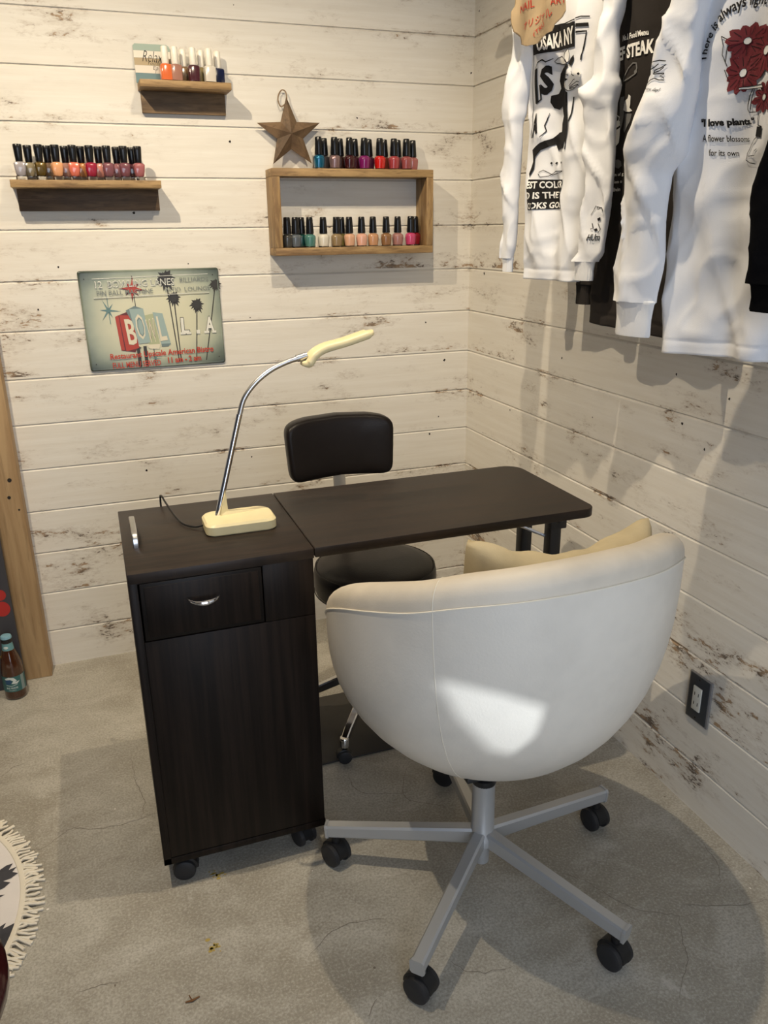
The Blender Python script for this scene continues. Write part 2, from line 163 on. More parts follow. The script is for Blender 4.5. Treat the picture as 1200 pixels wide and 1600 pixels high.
def wood(name, dark, light, rough=.55, sc=(4, 60, 60), ring=.5, coat=0):
    m = newmat(name, light, rough); k = N(m); p = k.pos(True)
    g = k.noise(k.scale(p, sc), 1, 6, .62, .5); f = k.noise(k.scale(p, tuple(a*3.2 for a in sc)), 1, 3, .6)
    b = k.noise(k.scale(p, tuple(a*.3 for a in sc)), 1, 3, .6)
    col = k.mix(k.ramp(k.math('MULTIPLY_ADD', k.math('SUBTRACT', b, .5), .6, g), .32, .68), c4(dark), c4(light))
    col = k.mix(k.math('MULTIPLY', k.ramp(f, .52, .7), ring), col, c4([a*.55 for a in dark]))
    k.col(col); k.bump(k.math('ADD', g, f), .2, .001)
    if coat: k.b.inputs['Coat Weight'].default_value = coat
    return m
M['post'] = wood('pine_post', (.35,.215,.10), (.49,.33,.17), .6, (30, 30, 2.2), .35)
M['shelf'] = wood('antique_pine', (.19,.11,.045), (.40,.26,.115), .6, (7, 50, 50), .5)
M['shelfv'] = wood('antique_pine_upright', (.19,.11,.045), (.40,.26,.115), .6, (50, 50, 7), .5)
M['shelfdark'] = wood('dark_stained_board', (.085,.05,.025), (.17,.105,.055), .6, (7, 50, 50), .5)
M['shelfmid'] = wood('mid_stained_board', (.13,.08,.04), (.24,.155,.08), .6, (7, 50, 50), .5)
M['star'] = wood('driftwood_brown', (.085,.05,.025), (.185,.115,.06), .65, (14, 30, 14), .5)
def desk(name, sc, q=.75):
    m = newmat(name, (.03,.02,.016), .42); k = N(m); p = k.pos()
    g = k.noise(k.scale(p, sc), 1, 5, .6, .2); f = k.noise(k.scale(p, tuple(a*4 for a in sc)), 1, 2, .6)
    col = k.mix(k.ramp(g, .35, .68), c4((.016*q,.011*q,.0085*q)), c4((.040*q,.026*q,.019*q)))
    col = k.mix(k.math('MULTIPLY', k.ramp(f, .5, .7), .5), col, c4((.010,.007,.006)))
    k.col(col); k.rough(k.math('MULTIPLY_ADD', g, .12, .34)); k.bump(f, .08, .0006); return m
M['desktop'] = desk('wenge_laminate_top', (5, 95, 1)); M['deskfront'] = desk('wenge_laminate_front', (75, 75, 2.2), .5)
M['edge'] = newmat('black_edge_band', (.008,.006,.005), .4)
M['blackplastic'] = newmat('black_plastic', (.012,.012,.013), .38)
M['blackrubber'] = newmat('black_wheel', (.022,.022,.024), .55)
M['blackmetal'] = newmat('black_steel', (.012,.013,.016), .4)
M['chrome'] = newmat('chrome', (.82,.82,.84), .10, 1); M['satin'] = newmat('satin_nickel', (.62,.62,.62), .3, 1)
M['silver'] = newmat('silver_painted_metal', (.50,.51,.52), .34, .5)
def leather(name, col, rough, sc=260, st=.25, var=.06):
    m = newmat(name, col, rough); k = N(m); p = k.pos(True)
    n = k.noise(p, sc, 3, .6); b = k.noise(p, 5, 4, .6)
    k.col(k.mix(k.ramp(b, .35, .7), c4(col), c4([a*(1-var*2) for a in col]))); k.bump(n, st, .0012); return m
M['cream'] = leather('cream_leatherette', (.80,.75,.665), .34, 230, .3)
M['creamrim'] = leather('cream_suede_rim', (.76,.685,.57), .55, 260, .2, .1)
M['thread'] = newmat('cream_piping', (.82,.76,.64), .5)
M['black_leather'] = leather('black_vinyl', (.011,.0085,.008), .36, 200, .25)
def fabric(name, col, sc=700, st=.25, var=.04):
    m = newmat(name, col, .9); k = N(m); p = k.pos()
    n = k.noise(p, sc, 2, .6); b = k.noise(p, 14, 4, .6)
    k.col(k.mix(k.ramp(b, .35, .7), c4(col), c4([a*(1-var) for a in col]))); k.bump(n, st, .001); return m
M['white_cotton'] = fabric('white_cotton', (.79,.80,.83)); M['white_rib'] = fabric('white_rib_knit', (.81,.82,.84), 900, .5)
M['black_cotton'] = fabric('washed_black_cotton', (.030,.026,.024)); M['jet_cotton'] = fabric('jet_black_cotton', (.004,.004,.005))
M['ink'] = newmat('black_print', (.014,.013,.013), .75); M['wink'] = newmat('white_print', (.80,.79,.76), .75); M['gink'] = newmat('grey_print', (.13,.13,.13), .75)
M['rink'] = newmat('crimson_print', (.15,.008,.015), .75)
M['beige'] = fabric('beige_canvas', (.57,.48,.31), 500, .3, .12)
M['yarn'] = fabric('cream_yarn', (.80,.74,.62), 400, .4); M['rug'] = fabric('cream_rug_cloth', (.78,.74,.72), 500, .3); M['rugblack'] = fabric('charcoal_rug_pattern', (.055,.055,.065), 500, .4, .3)
M['lampcream'] = leather('aged_cream_plastic', (.80,.70,.42), .38, 30, .02, .08)
M['kraft'] = leather('crumpled_kraft_paper', (.50,.37,.22), .75, 40, .5, .15)
M['redpen'] = newmat('red_marker', (.50,.03,.015), .6)
M['rope'] = newmat('jute_rope', (.25,.17,.10), .9)
M['mat'] = newmat('dark_floor_mat', (.040,.036,.032), .45)
M['glass'] = newmat('clear_glass', (.9,.9,.9), .03, 0, Transmission_Weight=1.0, IOR=1.45)
M['amber'] = newmat('brown_glass', (.055,.016,.005), .08, 0, Coat_Weight=.6)
M['capblack'] = newmat('gloss_black_cap', (.006,.006,.007), .22); M['capwhite'] = newmat('white_cap', (.85,.80,.70), .3)
M['plate'] = newmat('dark_grey_outlet_plate', (.055,.06,.068), .35, .3); M['plateedge'] = newmat('grey_plate_rim', (.30,.30,.31), .35, .5); M['socket'] = newmat('ivory_socket', (.72,.71,.64), .4)
M['oxblood'] = newmat('dark_red_gloss', (.045,.006,.007), .2, 0, Coat_Weight=.5)

for nm, v in (('desktop', .30), ('deskfront', .16), ('edge', .2), ('black_leather', .22), ('black_cotton', .1), ('jet_cotton', .05), ('white_cotton', .2), ('blackplastic', .35), ('mat', .3), ('ink', .2), ('beige', .2), ('blackrubber', .35)):
    M[nm].node_tree.nodes['Principled BSDF'].inputs['Specular IOR Level'].default_value = v
# ---------------------------------------------------------------- mesh helpers
def smooth_by_angle(me, deg=40):
    for p in me.polygons: p.use_smooth = True
    try: me.set_sharp_from_angle(angle=R(deg))
    except Exception: pass
class MB:
    def __init__(s): s.bm = bmesh.new(); s.mats = []; s.cur = 0
    def mat(s, m):
        if m not in s.mats: s.mats.append(m)
        s.cur = s.mats.index(m); return s
    def face(s, vs):
        try: f = s.bm.faces.new(vs); f.material_index = s.cur; return f
        except ValueError: return None
    def poly(s, pts): return s.face([s.bm.verts.new(p) for p in pts])
    def box(s, c, size, bev=0.0, rot=None, seg=2):
        b = bmesh.new(); bmesh.ops.create_cube(b, size=1.0)
        bmesh.ops.scale(b, vec=size, verts=b.verts)
        if bev: bmesh.ops.bevel(b, geom=b.edges[:], offset=bev, segments=seg, affect='EDGES', profile=.5)
        if rot is not None: bmesh.ops.transform(b, matrix=rot.to_4x4(), verts=b.verts)
        bmesh.ops.translate(b, vec=c, verts=b.verts); s.merge(b); return s
    def merge(s, b, mtx=None):
        mp = {}
        for v in b.verts: mp[v] = s.bm.verts.new(mtx @ v.co if mtx else v.co)
        for f in b.faces:
            s.face([mp[v] for v in f.verts])
        b.free()
    def loft(s, rings, cap0=True, cap1=True, closed=True):
        vr = [[s.bm.verts.new(p) for p in r] for r in rings]; n = len(rings[0])
        for a, b in zip(vr, vr[1:]):
            for i in range(n if closed else n-1):
                j = (i+1) % n; s.face([a[i], a[j], b[j], b[i]])
        if cap0: s.face(list(reversed(vr[0])))
        if cap1: s.face(vr[-1])
        return s
    def lathe(s, prof, c=(0,0,0), n=32, axis='z'):
        rings = []
        for r, z in prof:
            ring = []
            for i in range(n):
                a = 2*PI*i/n; p = (r*math.cos(a), r*math.sin(a), z)
                if axis == 'x': p = (z, r*math.cos(a), r*math.sin(a))
                if axis == 'y': p = (r*math.cos(a), z, r*math.sin(a))
                ring.append((p[0]+c[0], p[1]+c[1], p[2]+c[2]))
            rings.append(ring)
        return s.loft(rings)
    def tube(s, path, rad, n=10, rect=None):
        P = [Vector(p) for p in path]; rings = []; up = None
        for i, p in enumerate(P):
            t = (P[min(i+1, len(P)-1)]-P[max(i-1, 0)]).normalized()
            if up is None:
                up = Vector((0,0,1)) if abs(t.z) < .9 else Vector((0,1,0))
            u = (up - t*up.dot(t)).normalized(); up = u; v = t.cross(u)
            r = rad(i/(len(P)-1)) if callable(rad) else rad
            if rect: 
                hw, hh = rect(i/(len(P)-1)) if callable(rect) else rect
                q = .28; cs = [(1-q,1),(1,1-q),(1,-1+q),(1-q,-1),(-1+q,-1),(-1,-1+q),(-1,1-q),(-1+q,1)]
                rings.append([p+v*(a*hw)+u*(b*hh) for a, b in cs])
            else: rings.append([p+u*(r*math.cos(2*PI*k/n))+v*(r*math.sin(2*PI*k/n)) for k in range(n)])
        return s.loft(rings)
    def build(s, name, parent=None, smooth=35, loc=None, merge=0):
        if merge: bmesh.ops.remove_doubles(s.bm, verts=s.bm.verts, dist=merge)
        bmesh.ops.recalc_face_normals(s.bm, faces=s.bm.faces)
        me = bpy.data.meshes.new(name); s.bm.to_mesh(me); s.bm.free()
        for m in s.mats: me.materials.append(m)
        if smooth: smooth_by_angle(me, smooth)
        o = bpy.data.objects.new(name, me); C.objects.link(o)
        if parent is not None:
            o.parent = parent
            wl = Vector((0,0,0)); q = parent
            while q is not None: wl += q.location; q = q.parent
            me.transform(Matrix.Translation(-wl)) if loc is None else None
            if loc is not None: o.location = loc
        elif loc is not None:
            me.transform(Matrix.Translation(-Vector(loc))); o.location = loc
        return o
def mb(m): return MB().mat(m)
def thing(name, label, cat, loc=(0,0,0), group=None):
    o = bpy.data.objects.new(name, None); C.objects.link(o); o.location = loc; o.empty_display_size = .05
    o['label'] = label; o['category'] = cat
    if group: o['group'] = group
    return o
def tag(o, label, cat, group=None):
    o['label'] = label; o['category'] = cat
    if group: o['group'] = group
    return o
def struct(o): o['kind'] = 'structure'; return o
def catmull(P, n=8):
    P = [Vector(p) for p in P]; Q = [P[0]*2-P[1]]+P+[P[-1]*2-P[-2]]; out = []
    for i in range(1, len(Q)-2):
        for k in range(n):
            t = k/n; a, b, c, d = Q[i-1], Q[i], Q[i+1], Q[i+2]
            out.append(.5*((2*b)+(c-a)*t+(2*a-5*b+4*c-d)*t*t+(3*b-a-3*c+d)*t**3))
    return out+[P[-1]]
# ---- flat artwork (letters, shapes, strokes) laid on a surface by a map (s, z) -> point
TXT = {}
def text_tris(body, bold=0.0, shear=0.0):
    key = (body, bold, shear)
    if key in TXT: return TXT[key]
    cu = bpy.data.curves.new('t', 'FONT'); cu.body = body; cu.size = 1; cu.offset = bold; cu.shear = shear; cu.fill_mode = 'FRONT'; cu.resolution_u = 2
    o = bpy.data.objects.new('t', cu); C.objects.link(o); dg = bpy.context.evaluated_depsgraph_get(); dg.update()
    me = bpy.data.meshes.new_from_object(o.evaluated_get(dg))
    V = [(v.co.x, v.co.y) for v in me.vertices]; F = [tuple(p.vertices) for p in me.polygons]
    bpy.data.objects.remove(o); bpy.data.curves.remove(cu); bpy.data.meshes.remove(me)
    xs = [v[0] for v in V]; ys = [v[1] for v in V]
    r = (V, F, min(xs), max(xs), min(ys), max(ys)); TXT[key] = r; return r
class Art:
    def __init__(s, mp, step=.012, gap=.0005): s.mp = mp; s.step = step; s.gap = gap; s.m = MB(); s.layer = 1
    def add(s, V, F, mat, layer=1):
        b = bmesh.new(); vs = [b.verts.new((v[0], v[1], 0)) for v in V]
        for f in F:
            try: b.faces.new([vs[i] for i in f])
            except ValueError: pass
        for _ in range(6):
            es = [e for e in b.edges if e.calc_length() > s.step]
            if not es: break
            bmesh.ops.subdivide_edges(b, edges=es, cuts=1); bmesh.ops.triangulate(b, faces=b.faces[:])
        s.m.mat(mat)
        for v in b.verts: v.co = s.mp(v.co.x, v.co.y, s.gap*layer)
        s.m.merge(b)
    def fill(s, pts, mat, layer=1):
        T = tessellate_polygon([[Vector((p[0], p[1], 0)) for p in pts]]); s.add(pts, T, mat, layer)
    def stroke(s, pts, w, mat, layer=1, closed=False, taper=False):
        P = [Vector(p) for p in pts]; n = len(P)
        if closed: P = P+[P[0]]; n += 1
        L, Rr = [], []
        for i in range(n):
            if closed: t = P[(i+1) % (n-1)]-P[(i-1) % (n-1)]
            else: t = P[min(i+1, n-1)]-P[max(i-1, 0)]
            t = t.normalized() if t.length > 1e-9 else Vector((1, 0)); nn = Vector((-t.y, t.x))
            ww = w*(.35+.65*math.sin(PI*(i+.3)/(n-.4))) if taper else w
            L.append(P[i]+nn*ww/2); Rr.append(P[i]-nn*ww/2)
        s.add([tuple(p) for p in L+Rr], [(i, i+1, n+i+1, n+i) for i in range(n-1)], mat, layer)
    def ell(s, c, rx, ry, mat, layer=1, rot=0, n=20):
        s.fill([(c[0]+rx*math.cos(2*PI*i/n)*math.cos(rot)-ry*math.sin(2*PI*i/n)*math.sin(rot), c[1]+rx*math.cos(2*PI*i/n)*math.sin(rot)+ry*math.sin(2*PI*i/n)*math.cos(rot)) for i in range(n)], mat, layer)
    def text(s, body, quad, mat, layer=1, bold=0.0, shear=0.0):
        V, F, x0, x1, y0, y1 = text_tris(body, bold, shear)
        bl, br, tr, tl = [Vector(q) for q in quad]
        W = []
        for x, y in V:
            a = (x-x0)/(x1-x0); c = (y-y0)/(y1-y0); W.append(tuple((bl*(1-a)+br*a)*(1-c)+(tl*(1-a)+tr*a)*c))
        s.add(W, F, mat, layer)
    def textarc(s, body, c, r, a0, a1, h, mat, layer=1, bold=0.0):
        V, F, x0, x1, y0, y1 = text_tris(body, bold)
        W = []
        for x, y in V:
            a = a0+(a1-a0)*(x-x0)/(x1-x0); rr = r+h*(y-0)/.72; W.append((c[0]+rr*math.cos(a), c[1]+rr*math.sin(a)))
        s.add(W, F, mat, layer)
    def build(s, name, parent): return s.m.build(name, parent, smooth=None)

# ---------------------------------------------------------------- the room
SEAMS = [1.87375, 1.73953, 1.60468, 1.46900, 1.33371, 1.19820, 1.06228, .92745, .79380, .65826, .52622, .39080, .25519, .12422]
while SEAMS[0] < 2.6: SEAMS.insert(0, SEAMS[0]+.1352)
def plank_wall(name, mat, axis, lo, hi, holes):
    zs = [2.75]+SEAMS+[0.0]; prof = []      # (depth behind face, z)
    for i, z in enumerate(zs):
        if i == 0: prof.append((0, z)); continue
        if i == len(zs)-1: prof.append((0, z)); break
        prof += [(0, z+.0014), (.0008, z+.0006), (.0050, z+.0004), (.0050, z-.0008), (.0010, z-.0046), (0, z-.0062)]
    m = mb(mat); n = 6
    def pt(u, d, z): return (u, d, z) if axis == 'x' else (d, u, z)
    us = [lo+(hi-lo)*i/n for i in range(n+1)]
    m.loft([[pt(u, d, z) for d, z in prof] + [pt(u, .05, 0), pt(u, .05, 2.75)] for u in us])
    m.mat(M['hole'])
    for a, z, r in holes:
        k = 9; rr = [r*.62*(1+.35*random.uniform(-1, 1)) for _ in range(k)]
        m.poly([pt(a+rr[i]*math.cos(2*PI*i/k), -.0006, z+rr[i]*math.sin(2*PI*i/k)*1.1) for i in range(k)])
    return struct(m.build(name, smooth=None))
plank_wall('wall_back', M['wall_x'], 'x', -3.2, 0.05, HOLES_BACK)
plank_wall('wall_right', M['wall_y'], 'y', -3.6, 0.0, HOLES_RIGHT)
m = mb(M['floor']); m.box((-1.6, -1.775, -.025), (3.3, 3.65, .05))
o = struct(m.build('floor', smooth=None))
# hairline cracks and flecks of the slab
fa = Art(lambda x, y, g: Vector((x, y, g)), .2, .0005)
for c in CRACKS:
    q = []
    P = catmull([(*p, 0) for p in c], 6)
    for i, p in enumerate(P): q.append((p.x+random.uniform(-1, 1)*.0028, p.y+random.uniform(-1, 1)*.0028))
    fa.stroke(q, .0012, M['crack'], 1, taper=True)
for p in SPECKS: fa.ell(p, random.uniform(.0015, .003), random.uniform(.0015, .003), M['speck'] if random.random() < .5 else M['crack'], 1, n=7)
for p in STAINS:
    for _ in range(14):
        fa.ell((p[0]+random.gauss(0, .008), p[1]+random.gauss(0, .008)), random.uniform(.001, .006), random.uniform(.001, .004), M['stain'], 1, n=7)
o2 = fa.build('floor_crack', o)
m = mb(M['ceil']); m.box((-1.6, -1.775, 2.775), (3.3, 3.65, .05)); struct(m.build('ceiling', smooth=None))
# unseen wall added to block the sun; its hole shapes the chair's sun patch
SLOT = [(-.5628,1.8001),(-.4156,1.7183),(-.4171,1.6644),(-.4416,1.6312),(-.4769,1.6492),(-.5309,1.7252)]
outl = [(-3.25,0),(.05,0),(.05,2.75),(-3.25,2.75)]
V = [(x, -3.6, z) for x, z in outl+SLOT]; T = tessellate_polygon([[Vector((x, z, 0)) for x, z in outl], [Vector((x, z, 0)) for x, z in SLOT]])
me = bpy.data.meshes.new('sun_mask_wall'); me.from_pydata(V, [], [tuple(t) for t in T]); me.materials.append(M['ceil'])
o = bpy.data.objects.new('sun_mask_wall', me); C.objects.link(o); struct(o)
# timber post
m = mb(M['post']); m.box((-1.5185, -.0325, 1.375), (.113, .075, 2.75), .003)
o = m.build('trim_1'); struct(o)
m = mb(M['hole'])
for x, z, r in ((-1.487, .652, .006), (-1.496, .60, .005), (-1.475, .56, .003), (-1.535, .70, .007)):
    m.lathe([(r, -.0705), (r, -.0712)], (x, 0, z), 10, 'y')
m.build('bolt_hole', o)
# ---------------------------------------------------------------- folding manicure desk
ZT = .731
root = thing('folding_manicure_desk', 'dark brown wood folding nail desk with drawer cabinet and raised side leaf', 'desk', (-1.03, -.91, 0))
def castor(parent, loc, ang, sc=1.0, stem=.0, mat=None):
    """twin wheel castor; origin at its floor contact"""
    m = mb(M['blackplastic'])
    body = []
    for k in range(13):
        a = PI*k/12; body.append((math.cos(a), math.sin(a)))
    r = .0255*sc; Rm = Matrix.Rotation(ang, 4, 'Z')
    rings = []
    for x in (-.0135*sc, -.0115*sc, .0115*sc, .0135*sc):
        q = .90 if abs(x) > .013*sc else 1.03
        rings.append([Rm @ Vector((x, (r*1.10*q)*c-.002, r+(r*1.12*q)*s_)) for c, s_ in body]+[Rm @ Vector((x, -r*.8*q, r*.9))])
    m.loft(rings)
    m.lathe([(.009*sc, 2*r-.004), (.009*sc, 2*r+.006+stem)], (0, 0, 0), 12)
    c = m.build('caster', parent, loc=Vector(loc)-parent.location)
    m = mb(M['blackrubber'])
    for s_ in (-1, 1):
        prof = [(r*.25, s_*.0235*sc), (r*.8, s_*.0235*sc), (r*.97, s_*.0205*sc), (r, s_*.016*sc), (r, s_*.011*sc), (r*.6, s_*.011*sc)]
        ring = []
        for rr, x in prof: ring.append([Rm @ Vector((x, rr*math.cos(2*PI*i/28), r+rr*math.sin(2*PI*i/28))) for i in range(28)])
        m.loft(ring)
    wv = m.build('wheel', c, loc=(0, 0, 0))
    return c
m = mb(M['deskfront'])
x0, x1, y0, y1 = -1.206, -.853, -1.098, -.722
m.box(((x0+.008), (y0+y1)/2, .387), (.016, y1-y0, .65), .001)             # left side
m.box(((x1-.008), (y0+y1)/2+.004, .387), (.016, y1-y0-.008, .65), .001)
m.box(((x0+x1)/2, y1-.008, .387), (x1-x0-.03, .012, .65))                 # back
m.box(((x0+x1)/2, (y0+y1)/2, .070), (x1-x0, y1-y0, .016), .001)           # floor board
m.box(((x0+x1)/2, (y0+y1)/2, .55), (x1-x0-.03, y1-y0-.03, .012))
m.build('carcass', root)
m = mb(M['desktop']); m.box(((x0+x1)/2, (y0+y1)/2, ZT-.010), (x1-x0, y1-y0+.004, .020), .0012); m.build('cabinet_top', root)
m = mb(M['deskfront'])      # fixed front panel round the drawer
m.box(((-1.190-.855)/2, y0+.006, (.080+.588)/2), (.335, .012, .508), .001)
m.box(((-.957-.855)/2, y0+.006, .6505), (.102, .012, .123), .001)
m.box((-1.0725, y0+.006, .7105), (.235, .012, .003))
m.build('front_panel', root)
m = mb(M['edge']); m.box((-1.0735, y0+.0035, .6505), (.228, .013, .118), .0018)
d = m.build('drawer', root)
m = mb(M['deskfront']); m.box((-1.0735, y0-.0022, .6505), (.214, .003, .104), .001); m.build('drawer_face', d)
P = [(-1.0735+.030*t, y0-.008-.016*(1-t*t)**.5 if abs(t) < 1 else y0-.006, .668-.006*(1-t*t)) for t in [i/10 for i in range(-10, 11)]]
m = mb(M['chrome']); m.tube(P, lambda t: .0012+.0040*math.sin(PI*t), 10); o = m.build('handle', d); o['label'] = 'chrome crescent drawer handle'
m = mb(M['satin'])
P = [(-1.181, -.962, ZT-.002), (-1.181, -.962, ZT+.010), (-1.181, -.957, ZT+.020), (-1.181, -.945, ZT+.0245), (-1.181, -.90, ZT+.0265), (-1.181, -.855, ZT+.0245), (-1.181, -.843, ZT+.020), (-1.181, -.838, ZT+.010), (-1.181, -.838, ZT-.002)]
m.tube(catmull(P, 4), 0, rect=(.0055, .0045)); o = m.build('carry_handle', root); o['label'] = 'satin metal pull handle'
for x, y, a in ((-1.163, -1.066, R(80)), (-.897, -1.062, R(200)), (-1.163, -.76, .9), (-.897, -.76, -.6)): castor(root, (x, y, 0), a, .95, .006)
# side leaf
def rrect(x0, x1, y0, y1, rs, n=6):
    """rs: radii for corners (x1,y0),(x1,y1),(x0,y1),(x0,y0)"""
    out = []
    for (cx, cy, sx, sy, a0), r in zip(((x1, y0, -1, 1, -PI/2), (x1, y1, -1, -1, 0), (x0, y1, 1, -1, PI/2), (x0, y0, 1, 1, PI)), rs):
        if r <= 0: out.append((cx, cy)); continue
        for k in range(n+1):
            a = a0+PI/2*k/n; out.append((cx+sx*r+r*math.cos(a), cy+sy*r+r*math.sin(a)))
    return out
def slab(m, outline, z0, z1, bev=.0015):
    cx = sum(p[0] for p in outline)/len(outline); cy = sum(p[1] for p in outline)/len(outline)
    def sh(d): 
        res = []
        for x, y in outline:
            v = Vector((cx-x, cy-y)).normalized()*d; res.append((x+v.x, y+v.y))
        return res
    m.loft([[(x, y, z0) for x, y in sh(bev)], [(x, y, z0+bev) for x, y in outline], [(x, y, z1-bev) for x, y in outline], [(x, y, z1) for x, y in sh(bev)]])
m = mb(M['desktop']); slab(m, rrect(-.8505, -.200, -1.098, -.720, (.028, .045, 0, 0)), ZT-.020, ZT); m.build('side_leaf', root)
m = mb(M['blackmetal'])      # folding leg frame
for y in (-.978, -.845):
    m.box((-.236, y, .365), (.030, .030, .68), .003)
    m.box((-.232, y-.0165, .678), (.044, .006, .058), .003)
    m.lathe([(.0085, y-.019), (.0085, y-.025), (.004, y-.027)], (-.232, 0, .674), 12, 'y')
m.box((-.236, -.9115, .12), (.022, .11, .022), .003); m.box((-.236, -.9115, .704), (.05, .26, .012), .003)
for y in (-.978, -.845): m.lathe([(.016, 0), (.018, .004), (.018, .022), (.010, .026)], (-.236, y, 0), 16)
m.build('leg_frame', root)
m = mb(M['chrome']); m.tube([(-.40, -.925, .690), (-.34, -.935, .668), (-.245, -.965, .622)], .0045, 8); m.tube([(-.40, -.895, .698), (-.34, -.90, .682), (-.30, -.905, .668)], .0045, 8); m.build('brace_rod', root)

# ---------------------------------------------------------------- desk lamp
root = thing('desk_lamp', 'cream gooseneck desk lamp with chrome stem on the dark cabinet top', 'lamp', (-.96, -.905, ZT))
def base_ring(z, ins):
    out = rrect(-1.041+ins, -.893-ins, -.965+ins, -.868-ins, (.022, .030, .024, .020), 5)
    return [(x, y, z) for x, y in out]
m = mb(M['lampcream'])
m.loft([base_ring(ZT+.0005, .002), base_ring(ZT+.003, 0), base_ring(ZT+.020, .0), base_ring(ZT+.025, .004), base_ring(ZT+.0262, .010)]); 
b = m.build('base', root)
m = mb(M['lampcream'])        # wedge moulding where the stem enters, and the long switch ramp
m.loft([[(-1.004, -.912, ZT+.024), (-.986, -.906, ZT+.024), (-.986, -.900, ZT+.024), (-1.004, -.894, ZT+.024)], [(-.992, -.906, ZT+.072), (-.988, -.904, ZT+.072), (-.988, -.902, ZT+.072), (-.992, -.900, ZT+.072)]])
m.loft([[(-1.0, -.915, ZT+.020), (-1.0, -.885, ZT+.020), (-1.0, -.892, ZT+.034), (-1.0, -.908, ZT+.034)], [(-.93, -.905, ZT+.020), (-.93, -.893, ZT+.020), (-.93, -.896, ZT+.0275), (-.93, -.902, ZT+.0275)]])
m.build('stem_socket', root)
m = mb(M['chrome']); m.tube([(-1.010, -.903, ZT+.02), (-.9475, -.903, .968)], .0062, 14); m.build('stem', root)
neck = catmull([(-.9475, -.903, .966), (-.935, -.903, 1.000), (-.910, -.903, 1.030), (-.878, -.903, 1.053), (-.845, -.903, 1.067), (-.815, -.903, 1.075)], 20)
m = mb(M['satin']); n_ = len(neck); m.tube(neck, .0055, 12); m.build('gooseneck', root)
m = mb(M['satin']); m.tube([(-.822, -.903, 1.0735), (-.800, -.903, 1.079)], .0075, 12); m.build('neck_collar', root)
# head: slanting slim shade
hp = catmull([(-.812, -.903, 1.063), (-.798, -.903, 1.064), (-.786, -.903, 1.079), (-.762, -.903, 1.092), (-.72, -.903, 1.101), (-.68, -.903, 1.112), (-.655, -.903, 1.119)], 5)
rings = []
for i, p in enumerate(hp):
    t = i/(len(hp)-1); tg = (hp[min(i+1, len(hp)-1)]-hp[max(i-1, 0)]).normalized(); up = Vector((-tg.z, 0, tg.x))
    wd = .022*min(1, .5+t*3); wd *= math.sqrt(max(.12, 1-max(0, (t-.9)/.1)**2)) if t > .9 else 1
    th = .0085*(min(1, .45+t*4) if t < .2 else 1)*(1 if t < .93 else .6)
    rings.append([p+Vector((0, 1, 0))*(wd*math.copysign(abs(math.cos(a))**.4, math.cos(a)))+up*(th*math.copysign(abs(math.sin(a))**.55, math.sin(a))) for a in [2*PI*k/20 for k in range(20)]])
m = mb(M['lampcream']); m.loft(rings); h = m.build('lamp_head', root, 60)
m = mb(M['socket']); m.box((-.72, -.903, 1.0945), (.09, .028, .003), .001, Matrix.Rotation(R(-14), 3, 'Y')); m.build('diffuser', h)
m = mb(M['blackplastic']); cp = catmull([(-1.040, -.905, ZT+.008), (-1.058, -.897, ZT+.004), (-1.078, -.868, ZT+.004), (-1.090, -.81, ZT+.006), (-1.101, -.745, ZT+.014), (-1.108, -.709, ZT+.022), (-1.110, -.700, ZT+.006), (-1.110, -.697, ZT-.06), (-1.108, -.62, .3), (-1.08, -.45, .02), (-1.02, -.3, .004), (-.9, -.12, .004)], 8)
m.tube(cp, .0022, 6); m.build('power_cord', root)

# ---------------------------------------------------------------- black stool chair
SX, SY = -.575, -.655
root = thing('rolling_stool', 'black padded rolling stool with low backrest and chrome legs behind the desk', 'stool', (SX, SY, 0))
m = mb(M['black_leather'])
m.lathe([(.02, .492), (.08, .4925), (.125, .489), (.148, .484), (.158, .477), (.163, .468), (.1645, .455), (.164, .425), (.160, .410), (.150, .402), (.05, .402)], (SX, SY, 0), 56)
m.build('seat', root, 60)
m = mb(M['black_leather']); 
for z in (.478, .412): m.tube([(SX+(.1635-.004*(z > .45))*math.cos(2*PI*i/48), SY+(.1635-.004*(z > .45))*math.sin(2*PI*i/48), z) for i in range(49)], .0016, 6)
m.build('seat_piping', root)
m = mb(M['blackmetal']); m.box((SX, SY, .392), (.16, .16, .02), .004); m.lathe([(.022, .38), (.024, .30), (.018, .295), (.018, .16)], (SX, SY, 0), 20); m.build('seat_column', root)
m = mb(M['satin']); m.tube(catmull([(SX, SY+.10, .395), (SX, -.47, .390), (-.585, -.425, .42), (-.588, -.405, .52), (-.590, -.392, .66), (-.59, -.385, .74)], 6), 0, rect=(.019, .003)); m.build('back_bracket', root)
# backrest: padded, slightly curved
def pad(cx, cy, cz, W, H, T, curve, rr, tilt):
    rings = []; n = 44
    def outl(k): 
        a = 2*PI*k/n; c, s_ = math.cos(a), math.sin(a); e = .30
        return math.copysign(abs(c)**e, c), math.copysign(abs(s_)**e, s_)
    prof = [(.90, 1.0), (.965, .90), (.99, .66), (1.0, .2), (1.0, -.3), (.985, -.7), (.95, -.95), (.88, -1.0)]
    out = []
    for f, d in [(.45, 1.16), (.75, 1.10)]+prof+[(.5, -1.02)]:
        ring = []
        for k in range(n):
            a, b = outl(k); x = a*f*W/2; z = b*f*H/2
            if b > 0 : z -= .010*(a*f)**2*(b*f) ; 
            x *= 1 + (.03*b)
            if b < -.5: z += .014*(1-abs(a)**2.5)*f
            y = -d*T/2 + curve*(x/(W/2))**2
            y += z*tilt
            ring.append((cx+x, cy+y, cz+z))
        out.append(ring)
    return out
m = mb(M['black_leather']); m.loft(pad(-.598, -.415, .748, .306, .184, .056, -.026, 0, .10)); m.build('backrest', root, 60)
